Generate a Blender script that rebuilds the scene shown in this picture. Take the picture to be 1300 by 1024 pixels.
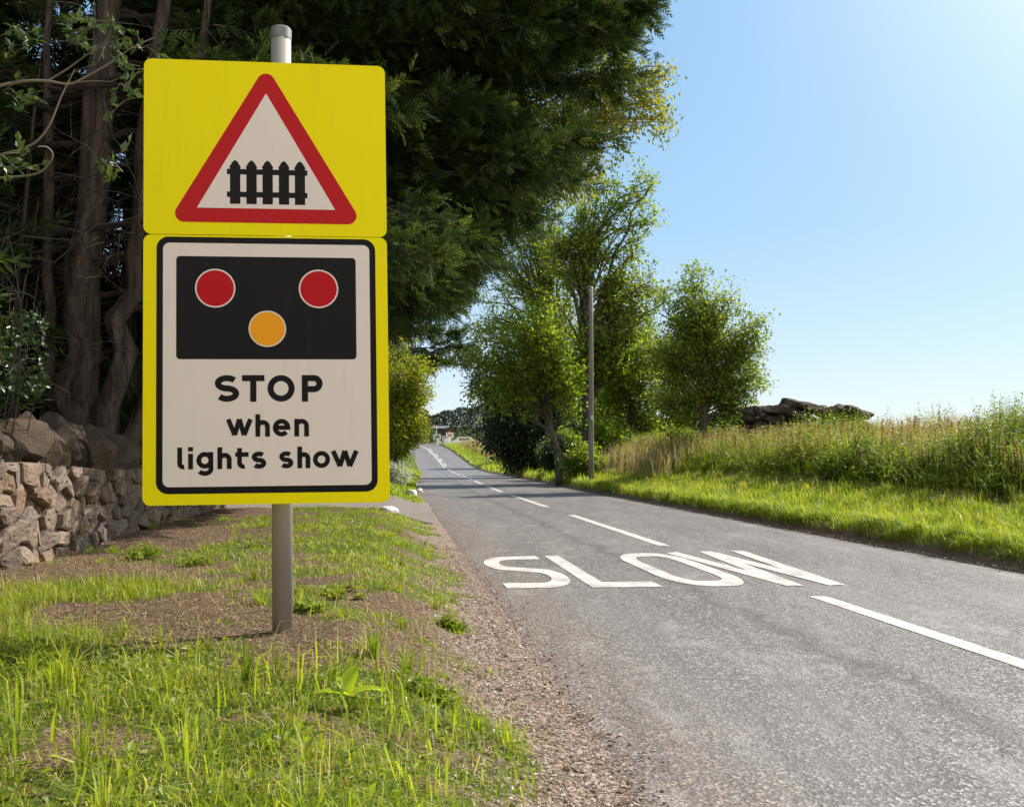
import bpy, bmesh, math, random
import numpy as np
from mathutils import Vector, noise as mnoise, Matrix
random.seed(7)
rng = np.random.default_rng(11)
for o in list(bpy.data.objects): bpy.data.objects.remove(o)
SC = bpy.context.scene
COL = SC.collection
R = math.radians

# ------------------------------------------------------------------ camera
F = 1200.0
PITCH = math.atan(73/F)
cam = bpy.data.cameras.new("camera"); camo = bpy.data.objects.new("camera", cam); COL.objects.link(camo)
cam.sensor_width = 36; cam.lens = F/1300*36; cam.shift_y = -45/1300
cam.clip_start = 0.05; cam.clip_end = 5000
camo.location = (0, 0, 0); camo.rotation_euler = (R(90)+PITCH, 0, 0)
SC.camera = camo
# ------------------------------------------------------------------ sky and sun
SUN_EL, SUN_AZ = 40, 57          # azimuth from +Y (ahead) towards +X (right)
w = bpy.data.worlds.new("World"); SC.world = w; w.use_nodes = True
nt = w.node_tree; nt.nodes.clear()
out = nt.nodes.new('ShaderNodeOutputWorld'); bg = nt.nodes.new('ShaderNodeBackground')
sky = nt.nodes.new('ShaderNodeTexSky'); sky.sky_type = 'NISHITA'; sky.sun_disc = False
sky.sun_elevation = R(SUN_EL); sky.sun_rotation = R(SUN_AZ)
sky.air_density = 1.0; sky.dust_density = 0.0; sky.ozone_density = 3.0; sky.altitude = 1500
bg.inputs['Strength'].default_value = 0.09
# pale haze low in the sky and round the sun, over the Nishita sky
def wn(t, **kw):
    n = nt.nodes.new(t)
    for k, v in kw.items(): setattr(n, k, v)
    return n
tc = wn('ShaderNodeTexCoord'); sx = wn('ShaderNodeSeparateXYZ'); nt.links.new(tc.outputs['Generated'], sx.inputs[0])
rp = wn('ShaderNodeValToRGB'); nt.links.new(sx.outputs[2], rp.inputs[0]); cr = rp.color_ramp
SKYC = [(0, (.80, .92, .99)), (.06, (.70, .88, 1.0)), (.20, (.46, .74, 1.0)), (.40, (.33, .62, .96)), (1, (.10, .28, .62))]
while len(cr.elements) < len(SKYC): cr.elements.new(.5)
for e_, (p_, c_) in zip(cr.elements, SKYC): e_.position = p_; e_.color = (*c_, 1)
dt_ = wn('ShaderNodeVectorMath', operation='DOT_PRODUCT'); nt.links.new(tc.outputs['Generated'], dt_.inputs[0])
dt_.inputs[1].default_value = (math.sin(R(SUN_AZ))*math.cos(R(SUN_EL)), math.cos(R(SUN_AZ))*math.cos(R(SUN_EL)), math.sin(R(SUN_EL)))
mx_ = wn('ShaderNodeMath', operation='MAXIMUM'); nt.links.new(dt_.outputs['Value'], mx_.inputs[0]); mx_.inputs[1].default_value = 0
pw = wn('ShaderNodeMath', operation='POWER'); nt.links.new(mx_.outputs[0], pw.inputs[0]); pw.inputs[1].default_value = 11
ml = wn('ShaderNodeMix', data_type='RGBA'); nt.links.new(pw.outputs[0], ml.inputs[0]); nt.links.new(rp.outputs[0], ml.inputs[6]); ml.inputs[7].default_value = (2.9, 2.8, 2.6, 1)
# warm bright sky added behind the viewer to lift the shaded sign
by_ = wn('ShaderNodeMapRange'); nt.links.new(sx.outputs[1], by_.inputs[0]); by_.inputs[1].default_value = -.15; by_.inputs[2].default_value = -.8
mc = wn('ShaderNodeMix', data_type='RGBA'); nt.links.new(by_.outputs[0], mc.inputs[0]); nt.links.new(ml.outputs[2], mc.inputs[6]); mc.inputs[7].default_value = (1.8, 1.62, 1.42, 1)
bg2 = wn('ShaderNodeBackground'); nt.links.new(mc.outputs[2], bg2.inputs[0]); bg2.inputs[1].default_value = .60
ms_ = wn('ShaderNodeMixShader'); ms_.inputs[0].default_value = .82
nt.links.new(sky.outputs[0], bg.inputs[0]); nt.links.new(bg.outputs[0], ms_.inputs[1]); nt.links.new(bg2.outputs[0], ms_.inputs[2]); nt.links.new(ms_.outputs[0], out.inputs[0])
sun = bpy.data.lights.new("sun", 'SUN'); suno = bpy.data.objects.new("sun", sun); COL.objects.link(suno)
sun.energy = 5.0; sun.angle = R(0.5); sun.color = (1, 0.93, 0.82)
sd = Vector((math.sin(R(SUN_AZ))*math.cos(R(SUN_EL)), math.cos(R(SUN_AZ))*math.cos(R(SUN_EL)), math.sin(R(SUN_EL))))
suno.rotation_euler = sd.to_track_quat('Z', 'Y').to_euler(); suno.location = (8, 6, 12)
SC.view_settings.view_transform = 'Standard'; SC.view_settings.look = 'None'
SC.view_settings.exposure = 0.7; SC.view_settings.gamma = 1.0
SC.cycles.max_bounces = 8; SC.cycles.transparent_max_bounces = 8; SC.cycles.use_denoising = True

# ------------------------------------------------------------------ mesh helpers
def tag(o, label=None, cat=None, group=None, kind=None):
    if label: o['label'] = label
    if cat: o['category'] = cat
    if group: o['group'] = group
    if kind: o['kind'] = kind
    return o
def empty(name, loc):
    o = bpy.data.objects.new(name, None); COL.objects.link(o); o.location = loc
    o.empty_display_size = .2; return o
def mk(name, V, faces, mat, parent=None, tint=None, smooth=False, at=None, attrs=None):
    V = np.asarray(V, dtype=np.float32).reshape(-1, 3).copy()
    org = np.array(at if at is not None else (0, 0, 0), dtype=np.float32)
    q_ = parent
    while q_ is not None: org = org+np.array(q_.location, dtype=np.float32); q_ = q_.parent
    V -= org
    if not isinstance(faces, (list, tuple)): faces = [faces]
    faces = [np.asarray(f, dtype=np.int32) for f in faces if len(f)]
    me = bpy.data.meshes.new(name)
    me.vertices.add(len(V)); me.vertices.foreach_set('co', V.ravel())
    idx = np.concatenate([f.ravel() for f in faces]); me.loops.add(len(idx))
    me.loops.foreach_set('vertex_index', idx)
    tot = np.concatenate([np.full(len(f), f.shape[1], dtype=np.int32) for f in faces])
    st = np.concatenate([[0], np.cumsum(tot)[:-1]]).astype(np.int32)
    me.polygons.add(len(tot)); me.polygons.foreach_set('loop_start', st)
    me.polygons.foreach_set('use_smooth', np.full(len(tot), bool(smooth)))
    me.update(calc_edges=True); me.validate()
    at_ = dict(attrs or {})
    if tint is not None: at_['tint'] = tint
    for k, v in at_.items():
        a = me.attributes.new(k, 'FLOAT', 'POINT'); a.data.foreach_set('value', np.asarray(v, dtype=np.float32))
    if mat: me.materials.append(mat)
    o = bpy.data.objects.new(name, me); COL.objects.link(o)
    if parent is not None: o.parent = parent
    elif at is not None: o.location = at
    return o
class MB:
    """collects pieces that become one mesh"""
    def __init__(s): s.V = []; s.F = {3: [], 4: []}; s.P = []; s.T = []; s.n = 0
    def add(s, V, faces, tint=0.5):
        V = np.asarray(V, float).reshape(-1, 3)
        for f in (faces if isinstance(faces, (list, tuple)) else [faces]):
            f = np.asarray(f)
            if len(f) == 0: continue
            if f.shape[1] in (3, 4): s.F[f.shape[1]].append(f+s.n)
            else: s.P.append(f+s.n)
        s.V.append(V); s.T.append(np.broadcast_to(np.asarray(tint, float), (len(V),))); s.n += len(V)
        return s
    def build(s, name, mat, parent=None, smooth=False, at=None):
        fs = [np.concatenate(v) for v in s.F.values() if v] + s.P
        return mk(name, np.concatenate(s.V), fs, mat, parent, tint=np.concatenate(s.T), smooth=smooth, at=at)
def tube(P, rad, sides=6, cap=True):
    P = np.asarray(P, float); n = len(P)
    rad = np.broadcast_to(np.asarray(rad, float), (n,))
    T = np.gradient(P, axis=0); T /= np.linalg.norm(T, axis=1)[:, None]+1e-9
    ref = np.array([0, 0, 1.]) if abs(T[:, 2]).mean() < .8 else np.array([0, 1., 0])
    A = np.cross(T, ref); A /= np.linalg.norm(A, axis=1)[:, None]+1e-9
    B = np.cross(T, A)
    th = np.arange(sides)/sides*2*np.pi
    V = (P[:, None] + rad[:, None, None]*(np.cos(th)[None, :, None]*A[:, None]+np.sin(th)[None, :, None]*B[:, None])).reshape(-1, 3)
    i = np.arange(n-1)[:, None]*sides; j = np.arange(sides)[None]; k = (j+1) % sides
    Fq = np.stack([i+j, i+k, i+sides+k, i+sides+j], -1).reshape(-1, 4)
    fs = [Fq]
    if cap:
        V = np.vstack([V, P[0], P[-1]])
        c0 = n*sides; jj = np.arange(sides); kk = (jj+1) % sides
        fs.append(np.stack([kk, jj, np.full(sides, c0)], -1))
        b = (n-1)*sides
        fs.append(np.stack([b+jj, b+kk, np.full(sides, c0+1)], -1))
    return V, fs
def box(cx, cy, cz, sx, sy, sz, rz=0):
    v = np.array([(x, y, z) for x in (-.5, .5) for y in (-.5, .5) for z in (-.5, .5)])*[sx, sy, sz]
    c, s = math.cos(rz), math.sin(rz)
    v = np.stack([v[:, 0]*c-v[:, 1]*s, v[:, 0]*s+v[:, 1]*c, v[:, 2]], -1)+[cx, cy, cz]
    f = np.array([(0, 1, 3, 2), (4, 6, 7, 5), (0, 4, 5, 1), (2, 3, 7, 6), (0, 2, 6, 4), (1, 5, 7, 3)])
    return v, f
def bez(a, b, c, n):
    t = np.linspace(0, 1, n)[:, None]; return (1-t)**2*np.array(a)+2*t*(1-t)*np.array(b)+t*t*np.array(c)
def smooth(a, b, x):
    t = np.clip((np.asarray(x, float)-a)/(b-a), 0, 1); return t*t*(3-2*t)
_LAT = np.random.default_rng(5).random((256, 256))
def vn(x, y):
    x = np.asarray(x, float); y = np.asarray(y, float)
    xi = np.floor(x).astype(int); yi = np.floor(y).astype(int); fx = x-xi; fy = y-yi
    fx = fx*fx*(3-2*fx); fy = fy*fy*(3-2*fy)
    g = lambda a, b: _LAT[a & 255, b & 255]
    return (g(xi, yi)*(1-fx)+g(xi+1, yi)*fx)*(1-fy)+(g(xi, yi+1)*(1-fx)+g(xi+1, yi+1)*fx)*fy
def fbm(x, y, o=3):
    s = 0; a = .5; t = 0
    for k in range(o): s = s+a*vn(x*2**k+17*k, y*2**k+9*k); t += a; a *= .5
    return s/t
def unit(v): return v/(np.linalg.norm(v, axis=-1, keepdims=True)+1e-9)
def rvec(n): return unit(rng.normal(size=(n, 3)))
_tp, _cp = math.tan(PITCH), math.cos(PITCH)
def at(px, py, Y):
    """where a sight line measured on the photograph crosses the distance Y"""
    v = (467-py)/F; return np.array([(px-650)/F/(_cp*(1-v*_tp))*Y, Y, (_tp+v)/(1-v*_tp)*Y])
def rocks(n_cut=10, sub=2, seed=0, keep=.07, amp=.09):
    bm = bmesh.new(); bmesh.ops.create_icosphere(bm, subdivisions=sub, radius=1)
    V = np.array([v.co[:] for v in bm.verts]); Fc = np.array([[v.index for v in f.verts] for f in bm.faces]); bm.free()
    r = np.random.default_rng(seed)
    for k in range(n_cut):
        n = r.normal(size=3); n /= np.linalg.norm(n); d = r.uniform(.5, .85)
        e = V@n-d; V = V-np.where(e > 0, e, 0)[:, None]*n*(1-keep)
    q = V*2.7+seed*3.1
    V = V*(1+amp*np.array([mnoise.fractal(Vector(p), 1, 2, 4) for p in q]))[:, None]
    return V, Fc
ROCK = [rocks(9+i % 5, 3, i) for i in range(12)]
SLAB = [rocks(15, 3, 70+i, 0, .05) for i in range(12)]
ROCKS = [rocks(7, 1, 40+i) for i in range(8)]

# ------------------------------------------------------------------ materials
def newmat(name):
    m = bpy.data.materials.new(name); m.use_nodes = True; t = m.node_tree; t.nodes.clear(); return m, t
class G:
    def __init__(s, t): s.t = t
    def n(s, typ, **kw):
        nd = s.t.nodes.new(typ)
        for k, v in kw.items():
            if k.startswith('_'): setattr(nd, k[1:], v)
            else:
                key = int(k[1:]) if k[0] == 'i' and k[1:].isdigit() else k.replace('__', ' ')
                sock = nd.inputs[key]
                if isinstance(v, bpy.types.NodeSocket): s.t.links.new(v, sock)
                else: sock.default_value = v
        return nd
    def noise(s, vec, scale, detail=4, rough=.55, dist=0):
        return s.n('ShaderNodeTexNoise', Vector=vec, Scale=scale, Detail=detail, Roughness=rough, Distortion=dist).outputs['Fac']
    def ramp(s, fac, stops, interp='LINEAR'):
        nd = s.n('ShaderNodeValToRGB', Fac=fac); r = nd.color_ramp; r.interpolation = interp
        while len(r.elements) < len(stops): r.elements.new(0.5)
        for e, (p, c) in zip(r.elements, stops): e.position = p; e.color = (*c, 1) if len(c) == 3 else c
        return nd.outputs['Color']
    def mix(s, f, a, b, mode='MIX'):
        nd = s.n('ShaderNodeMix', _data_type='RGBA', _blend_type=mode)
        for sock, v in ((nd.inputs[0], f), (nd.inputs[6], a), (nd.inputs[7], b)):
            if isinstance(v, bpy.types.NodeSocket): s.t.links.new(v, sock)
            else: sock.default_value = v if not isinstance(v, tuple) or len(v) == 4 else (*v, 1)
        return nd.outputs[2]
    def math(s, op, a, b=0, c=None, clamp=False):
        nd = s.n('ShaderNodeMath', _operation=op, _use_clamp=clamp, i0=a, i1=b)
        return nd.outputs[0]
    def bump(s, h, strength, dist=.01):
        return s.n('ShaderNodeBump', Height=h, Strength=strength, Distance=dist).outputs[0]
    def pos(s): return s.n('ShaderNodeNewGeometry').outputs['Position']
    def obj(s): return s.n('ShaderNodeTexCoord').outputs['Object']
    def attr(s, nme): return s.n('ShaderNodeAttribute', _attribute_name=nme).outputs['Fac']
    def scale(s, vec, sc): return s.n('ShaderNodeMapping', Vector=vec, Scale=sc).outputs[0]
    def out(s, sh): s.n('ShaderNodeOutputMaterial', Surface=sh)
    def pbr(s, col, rough=.8, normal=None, spec=.3, metal=0, **kw):
        nd = s.n('ShaderNodeBsdfPrincipled', Roughness=rough, Metallic=metal)
        if isinstance(col, bpy.types.NodeSocket): s.t.links.new(col, nd.inputs['Base Color'])
        else: nd.inputs['Base Color'].default_value = (*col, 1)
        nd.inputs['Specular IOR Level'].default_value = spec
        if normal is not None: s.t.links.new(normal, nd.inputs['Normal'])
        return nd.outputs[0]
def plain(name, col, rough=.6, spec=.4, metal=0, var=.12, vs=6, bump=0):
    m, t = newmat(name); g = G(t); p = g.obj()
    n = g.noise(p, vs, 5)
    c = g.mix(g.math('MULTIPLY', n, 1), tuple(x*(1-var) for x in col), tuple(min(1, x*(1+var)) for x in col))
    nr = g.bump(g.noise(p, vs*8, 4), bump, .005) if bump else None
    g.out(g.pbr(c, rough, nr, spec, metal)); return m
def leafmat(name, stops, trans=.45, rough=.5, spec=.25, tb=1.3):
    """leaf: tint attribute picks the colour; part of the light passes through"""
    m, t = newmat(name); g = G(t)
    c = g.ramp(g.attr('tint'), stops)
    tc = g.mix(1.0, c, (1.0*tb, 1.0*tb, .45*tb, 1), 'MULTIPLY')
    tr = g.n('ShaderNodeBsdfTranslucent', Color=tc).outputs[0]
    ms = g.n('ShaderNodeMixShader', Fac=trans, i1=g.pbr(c, rough, None, spec), i2=tr).outputs[0]
    g.out(ms); return m
def barkmat(name, a, b, vs=14, stretch=.12, bump=.9, c=None):
    m, t = newmat(name); g = G(t); p = g.scale(g.obj(), (1, 1, stretch))
    n = g.noise(p, vs, 6, .65, .4); n2 = g.noise(g.obj(), 2.5, 3)
    col = g.ramp(n, [(.3, a), (.7, b)])
    if c: col = g.mix(g.ramp(n2, [(.5, (0, 0, 0)), (.62, (1, 1, 1))]), col, c)
    g.out(g.pbr(col, .9, g.bump(n, bump, .03), .15)); return m

def asphalt_mat(name, patchy=False):
    m, t = newmat(name); g = G(t); p = g.pos()
    v = g.n('ShaderNodeTexVoronoi', Vector=p, Scale=72, Randomness=1.0)
    chip = g.n('ShaderNodeSeparateColor', i0=v.outputs['Color']).outputs[0]
    big = g.noise(g.scale(p, (1, .22, 1)), 1.5, 4, .6)
    med = g.noise(p, 9, 5, .7)
    base = g.ramp(chip, [(0, (.03, .029, .030)), (.35, (.068, .064, .061)), (.75, (.140, .130, .124)), (1, (.42, .39, .365))])
    base = g.mix(.10, base, (.15, .138, .130), 'MIX')
    base = g.mix(g.math('MULTIPLY', g.math('SUBTRACT', med, .35, clamp=True), .8), base, (.205, .198, .20))
    base = g.mix(g.ramp(big, [(.36, (0, 0, 0)), (.62, (.45, .45, .45))]), base, (.22, .205, .195))
    u = g.attr('u')                                              # metres from the left edge of the road
    # wheel tracks polished a little paler, dust along the verge
    tr = g.n('ShaderNodeFloatCurve') if False else None
    edge = g.ramp(g.math('ADD', u, g.math('MULTIPLY', g.noise(p, 3.5, 4), .5)), [(.18, (1, 1, 1)), (1.0, (0, 0, 0))])
    grit = g.ramp(g.noise(p, 60, 3, .7), [(.42, (0, 0, 0)), (.6, (1, 1, 1))])
    dust = g.mix(chip, (.12, .085, .065), (.36, .27, .215))
    base = g.mix(g.math('MULTIPLY', edge, grit), base, dust)
    stk = g.noise(g.scale(p, (5, .35, 1)), 1.6, 5, .65)
    base = g.mix(g.ramp(stk, [(.45, (0, 0, 0)), (.72, (.32,)*3)]), base, (.06, .056, .054))
    pt = g.noise(g.scale(p, (1, .5, 1)), 2.6, 6, .75)
    base = g.mix(g.ramp(pt, [(.56, (0, 0, 0)), (.62, (.35,)*3)]), base, (.30, .285, .275))
    ck = g.n('ShaderNodeTexVoronoi', Vector=g.n('ShaderNodeVectorMath', _operation='ADD', i0=p, i1=g.n('ShaderNodeTexNoise', Vector=p, Scale=3.0).outputs['Color']).outputs[0], Scale=.55, _feature='DISTANCE_TO_EDGE').outputs['Distance']
    base = g.mix(g.math('MULTIPLY', g.ramp(ck, [(0, (.8,)*3), (.008, (0, 0, 0))]), g.ramp(g.noise(p, .6, 2), [(.5, (0, 0, 0)), (.6, (1, 1, 1))])), base, (.03, .03, .03))
    # darker seam and patches
    if True:
        sep = g.n('ShaderNodeSeparateXYZ', i0=p)
        wob = g.math('MULTIPLY', g.noise(p, 2.2, 3), .5)
        seam = g.math('ABSOLUTE', g.math('SUBTRACT', g.math('ADD', u, wob), 2.0))
        sm = g.ramp(seam, [(0, (.9, .9, .9)), (.14, (0, 0, 0))])
        base = g.mix(g.math('MULTIPLY', sm, g.noise(p, 5, 4)), base, (.05, .048, .05))
    h = g.math('ADD', v.outputs['Distance'], g.math('MULTIPLY', g.noise(p, 240, 2), .4))
    g.out(g.pbr(base, g.ramp(chip, [(0, (.75,)*3), (1, (.5,)*3)]), g.bump(h, .6, .006), .25)); return m
M = {}
M['asphalt'] = asphalt_mat('asphalt')
def ground_mat():
    m, t = newmat('ground'); g = G(t); p = g.pos()
    v = g.n('ShaderNodeTexVoronoi', Vector=p, Scale=70); ch = g.n('ShaderNodeSeparateColor', i0=v.outputs['Color']).outputs[0]
    soil = g.ramp(g.noise(p, 55, 6, .75), [(.36, (.022, .015, .010)), (.5, (.11, .072, .048)), (.64, (.32, .225, .155))])
    grav = g.ramp(ch, [(0, (.07, .05, .04)), (.5, (.21, .155, .125)), (1, (.44, .36, .30))])
    sg = g.mix(g.attr('grav'), soil, grav)
    moss = g.ramp(g.noise(p, 38, 5, .75), [(.3, (.03, .045, .008)), (.55, (.085, .12, .018)), (.75, (.16, .17, .04))])
    msk = g.math('ADD', g.attr('veg'), g.math('MULTIPLY', g.math('SUBTRACT', g.noise(p, 6, 6, .7), .5), 2.2))
    c = g.mix(g.ramp(msk, [(.38, (0, 0, 0)), (.56, (1, 1, 1))]), sg, moss)
    h = g.math('ADD', g.noise(p, 45, 5, .7), g.math('MULTIPLY', g.noise(p, 9, 4), 1.5))
    g.out(g.pbr(c, .95, g.bump(h, .9, .02), .1)); return m
M['ground'] = ground_mat()
def drive_mat():
    m, t = newmat('driveway'); g = G(t); p = g.pos()
    c = g.ramp(g.noise(p, 30, 6, .8), [(.3, (.12, .105, .10)), (.55, (.22, .195, .18)), (.75, (.36, .32, .30))])
    g.out(g.pbr(c, .95, g.bump(g.noise(p, 60, 4), .7, .01), .1)); return m
M['drive'] = drive_mat()
def paint_mat():
    m, t = newmat('road paint'); g = G(t); p = g.pos()
    wear = g.noise(p, 70, 6, .85); w2 = g.noise(p, 3, 3)
    c = g.ramp(g.noise(p, 6, 5), [(.3, (.46, .435, .41)), (.7, (.64, .61, .58))])
    k = g.ramp(g.math('ADD', wear, g.math('MULTIPLY', w2, .25)), [(.56, (1, 1, 1)), (.63, (0, 0, 0))])
    c = g.mix(g.math('MULTIPLY', k, .75), c, (.2, .19, .18))
    g.out(g.pbr(c, .6, g.bump(g.noise(p, 150, 3), .35, .004), .3)); return m
M['paint'] = paint_mat()
def stone_mat(name, tone=1.0, scale=1.0):
    m, t = newmat(name); g = G(t); p = g.pos()
    rnd = g.attr('tint')
    base = g.ramp(rnd, [(0, (.23, .18, .14)), (.25, (.42, .31, .23)), (.5, (.50, .39, .29)), (.7, (.46, .29, .18)), (.85, (.33, .29, .26)), (1, (.58, .47, .36))])
    n = g.noise(p, 9, 7, .7); n2 = g.noise(p, 45, 5, .7)
    c = g.mix(g.ramp(n, [(.32, (.75,)*3), (.68, (0, 0, 0))]), base, (.17, .135, .11))
    c = g.mix(g.ramp(n2, [(.58, (0, 0, 0)), (.72, (.7,)*3)]), c, (.58, .52, .44))
    c = g.mix(g.ramp(g.noise(p, 5, 5), [(.62, (0, 0, 0)), (.7, (.6,)*3)]), c, (.33, .34, .30))
    if tone != 1: c = g.mix(1.0, c, (tone, tone, tone, 1), 'MULTIPLY')
    h = g.math('ADD', n, g.math('MULTIPLY', n2, .6))
    g.out(g.pbr(c, .92, g.bump(h, 1.0, .03), .15)); return m
M['stone'] = stone_mat('wall stone', .62); M['coping'] = stone_mat('coping stone', .24); M['dark_stone'] = stone_mat('weathered stone', .19)
M['white_stone'] = plain('whitewashed stone', (.74, .73, .70), .8, .2, var=.18, vs=7, bump=.5)
M['bark'] = barkmat('cypress bark', (.012, .009, .007), (.14, .108, .088), 16, .09)
M['bark_grey'] = barkmat('grey bark', (.06, .055, .05), (.21, .19, .165), 12, .3)
M['bark_ivy'] = barkmat('ash bark', (.05, .042, .035), (.15, .13, .11), 10, .35, c=(.05, .07, .03))
M['twig'] = plain('dead twig', (.036, .028, .024), .85, .15, var=.3, vs=5)
M['branch_pale'] = plain('pale smooth branch', (.27, .225, .175), .7, .25, var=.25, vs=9)
M['cypress'] = leafmat('cypress foliage', [(0, (.016, .030, .012)), (.45, (.040, .070, .022)), (.8, (.10, .14, .034)), (1, (.17, .20, .05))], .25, .75, .1, 1.3)
M['birch'] = leafmat('birch leaves', [(0, (.09, .12, .012)), (.5, (.22, .24, .018)), (.85, (.38, .34, .02)), (1, (.46, .34, .015))], .55, .5)
M['ash'] = leafmat('ash leaves', [(0, (.06, .10, .014)), (.5, (.17, .23, .03)), (1, (.34, .35, .04))], .55, .4, .35, 1.6)
M['maple'] = leafmat('broad bright leaves', [(0, (.06, .10, .014)), (.5, (.17, .24, .025)), (1, (.34, .39, .035))], .55, .4, .35, 1.6)
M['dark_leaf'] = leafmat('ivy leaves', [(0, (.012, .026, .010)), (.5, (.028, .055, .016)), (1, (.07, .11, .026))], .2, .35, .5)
M['elder'] = leafmat('elder leaves', [(0, (.025, .05, .02)), (.5, (.06, .10, .035)), (1, (.13, .18, .06))], .25, .4, .4)
M['round_leaf'] = leafmat('small tree leaves', [(0, (.10, .14, .014)), (.5, (.25, .29, .03)), (.9, (.42, .40, .04)), (1, (.50, .30, .03))], .5, .45, .3, 1.5)
M['silver'] = leafmat('silver leaves', [(0, (.35, .38, .34)), (1, (.72, .74, .70))], .25, .6)
M['grass'] = leafmat('grass blades', [(0, (.07, .12, .012)), (.4, (.18, .25, .022)), (.75, (.33, .39, .035)), (.88, (.45, .40, .12)), (1, (.60, .50, .30))], .5, .42, .4, 1.5)
M['straw'] = leafmat('seeding grass', [(0, (.17, .19, .05)), (.5, (.38, .31, .17)), (1, (.52, .38, .28))], .4, .6)
M['nettle'] = leafmat('weed leaves', [(0, (.05, .09, .012)), (.4, (.13, .20, .022)), (.8, (.28, .34, .04)), (1, (.17, .09, .045))], .48, .45, .35, 1.4)
M['dock'] = leafmat('dock leaf', [(0, (.22, .32, .02)), (1, (.42, .52, .04))], .55, .4, .3, 1.5)
M['litter'] = plain('dry litter', (.30, .21, .14), .9, .1, var=.4, vs=3)
M['galv'] = plain('galvanised steel', (.36, .34, .31), .5, .5, .35, var=.15, vs=5)
M['galv_cap'] = plain('pole cap', (.17, .18, .18), .5, .4, .2)
M['alu'] = plain('sheet aluminium edge', (.5, .5, .5), .45, .5, .8)
def signmat(name, col, rough=.38, dirt=.1):
    m, t = newmat(name); g = G(t); p = g.obj()
    n = g.noise(g.scale(p, (1, 1, .35)), 3.2, 6, .6)
    s = g.noise(p, 42, 4, .8); st = g.noise(g.scale(p, (9, 9, .7)), 3, 5, .7)
    c = g.mix(g.math('MULTIPLY', n, dirt*2), col, tuple(x*.72 for x in col))
    c = g.mix(g.ramp(s, [(.70, (0, 0, 0)), (.76, (.45,)*3)]), c, tuple(x*.45+.02 for x in col))
    c = g.mix(g.ramp(st, [(.55, (0, 0, 0)), (.75, (.16,)*3)]), c, tuple(x*.5+.03 for x in col))
    g.out(g.pbr(c, rough, None, .12)); return m
M['yellow'] = signmat('fluorescent yellow sheeting', (.90, .76, .0), .55, .06)
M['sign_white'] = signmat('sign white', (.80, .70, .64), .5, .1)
M['sign_red'] = signmat('sign red', (.50, .008, .012), .35, .08)
M['sign_black'] = signmat('sign black', (.006, .0065, .008), .4, .05)
M['amber'] = signmat('amber disc', (.90, .36, .01), .4, .06)
M['red_disc'] = signmat('red disc', (.50, .004, .010), .4, .06)
M['wood_pole'] = barkmat('weathered pole wood', (.14, .13, .12), (.30, .28, .26), 20, .05, .5)
M['black'] = plain('matt black', (.015, .013, .014), .6)
M['white'] = plain('white paint', (.78, .78, .78), .5)
M['dred'] = plain('dull red', (.35, .03, .03), .5)
M['blue_glass'] = plain('dark glass', (.02, .03, .04), .1, .6)
M['sea'] = plain('pale blue panel', (.45, .58, .66), .5)
M['dgreen'] = plain('dark green cabin paint', (.015, .045, .035), .6)
M['rubber'] = plain('tyre rubber', (.02, .02, .02), .8)

# ------------------------------------------------------------------ lie of the land
_Yt = np.array([-20, 0, 30, 45, 60, 75, 88, 99, 115, 132, 145, 165, 220, 400, 2000.])
_Zt = np.array([-.516, -1.15, -2.101, -2.60, -3.20, -3.78, -4.08, -4.12, -3.75, -3.06, -2.85, -2.95, -4, -6, -6.])
_Xt_Y = np.array([-20, 0, 30, 40, 50, 60, 75, 99, 115, 132, 160, 200, 400, 2000.])
_Xt = np.array([6.04, 3.5, -.30, -1.35, -2.2, -3.05, -4.45, -7.15, -9.2, -11.9, -17.5, -28, -90, -300.])
_fy = np.concatenate([np.arange(-20, 260, .5), np.arange(260, 2001, 20)])
def _sm(yt, vt):
    v = np.interp(_fy, yt, vt); k = 17
    ker = np.ones(k)/k; s = np.convolve(np.pad(v, k//2, 'edge'), ker, 'valid')
    s = np.convolve(np.pad(s, k//2, 'edge'), ker, 'valid')
    w_ = smooth(28, 40, _fy)*(1-smooth(235, 250, _fy)); return v*(1-w_)+s*w_
_zf, _xf = _sm(_Yt, _Zt), _sm(_Xt_Y, _Xt)
zr = lambda Y: np.interp(Y, _fy, _zf)
xc = lambda Y: np.interp(Y, _fy, _xf)
HL, HR = 2.67, 2.80
TY = np.array([-20, 8, 12, 20, 33, 50, 75, 100, 132, 160, 2000])
TZ = np.array([-.80, -.84, -.90, -.92, -1.30, -1.95, -3.1, -3.4, -2.75, -2.6, -4])
def H(X, Y):
    X = np.asarray(X, float); Y = np.asarray(Y, float)
    z0 = zr(Y); c = xc(Y); ul = c-HL-X; ur = X-c-HR
    drv = 1-.75*(smooth(15.6, 17.2, Y)*(1-smooth(21.5, 23, Y)))
    base = -.035*smooth(.3, -.15, -np.maximum(-ul, -ur)*-1) if False else 0
    zl = z0+(.30*smooth(.05, 1.15, ul))*drv+.55*smooth(4.3, 5.6, ul)*(1-smooth(15, 16, Y))
    zl = zl+.02*np.clip(ul-6, 0, 60)
    T = np.interp(Y, TY, TZ)
    lip = .19*smooth(.04, .28, ur)
    z2 = z0+lip; zR = z2+(T-z2)*smooth(.25, 3.0, ur)+.035*np.clip(ur-3, 0, 25)
    z = np.where(ul > 0, zl, np.where(ur > 0, zR, z0-.04))
    z = np.where((ul <= 0) & (ul > -.08), z0-.02, z)
    d = np.maximum(ul, ur)
    z = z+(fbm(X*1.3, Y*1.3)-.5)*.09*smooth(.3, 1.2, d)*(1-smooth(40, 80, Y)*.5)
    z = z+(fbm(X*5, Y*5)-.5)*.035*smooth(.15, .6, d)
    far = smooth(60, 160, np.abs(X-c))
    return z*(1-far)+(-4.0)*far
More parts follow.
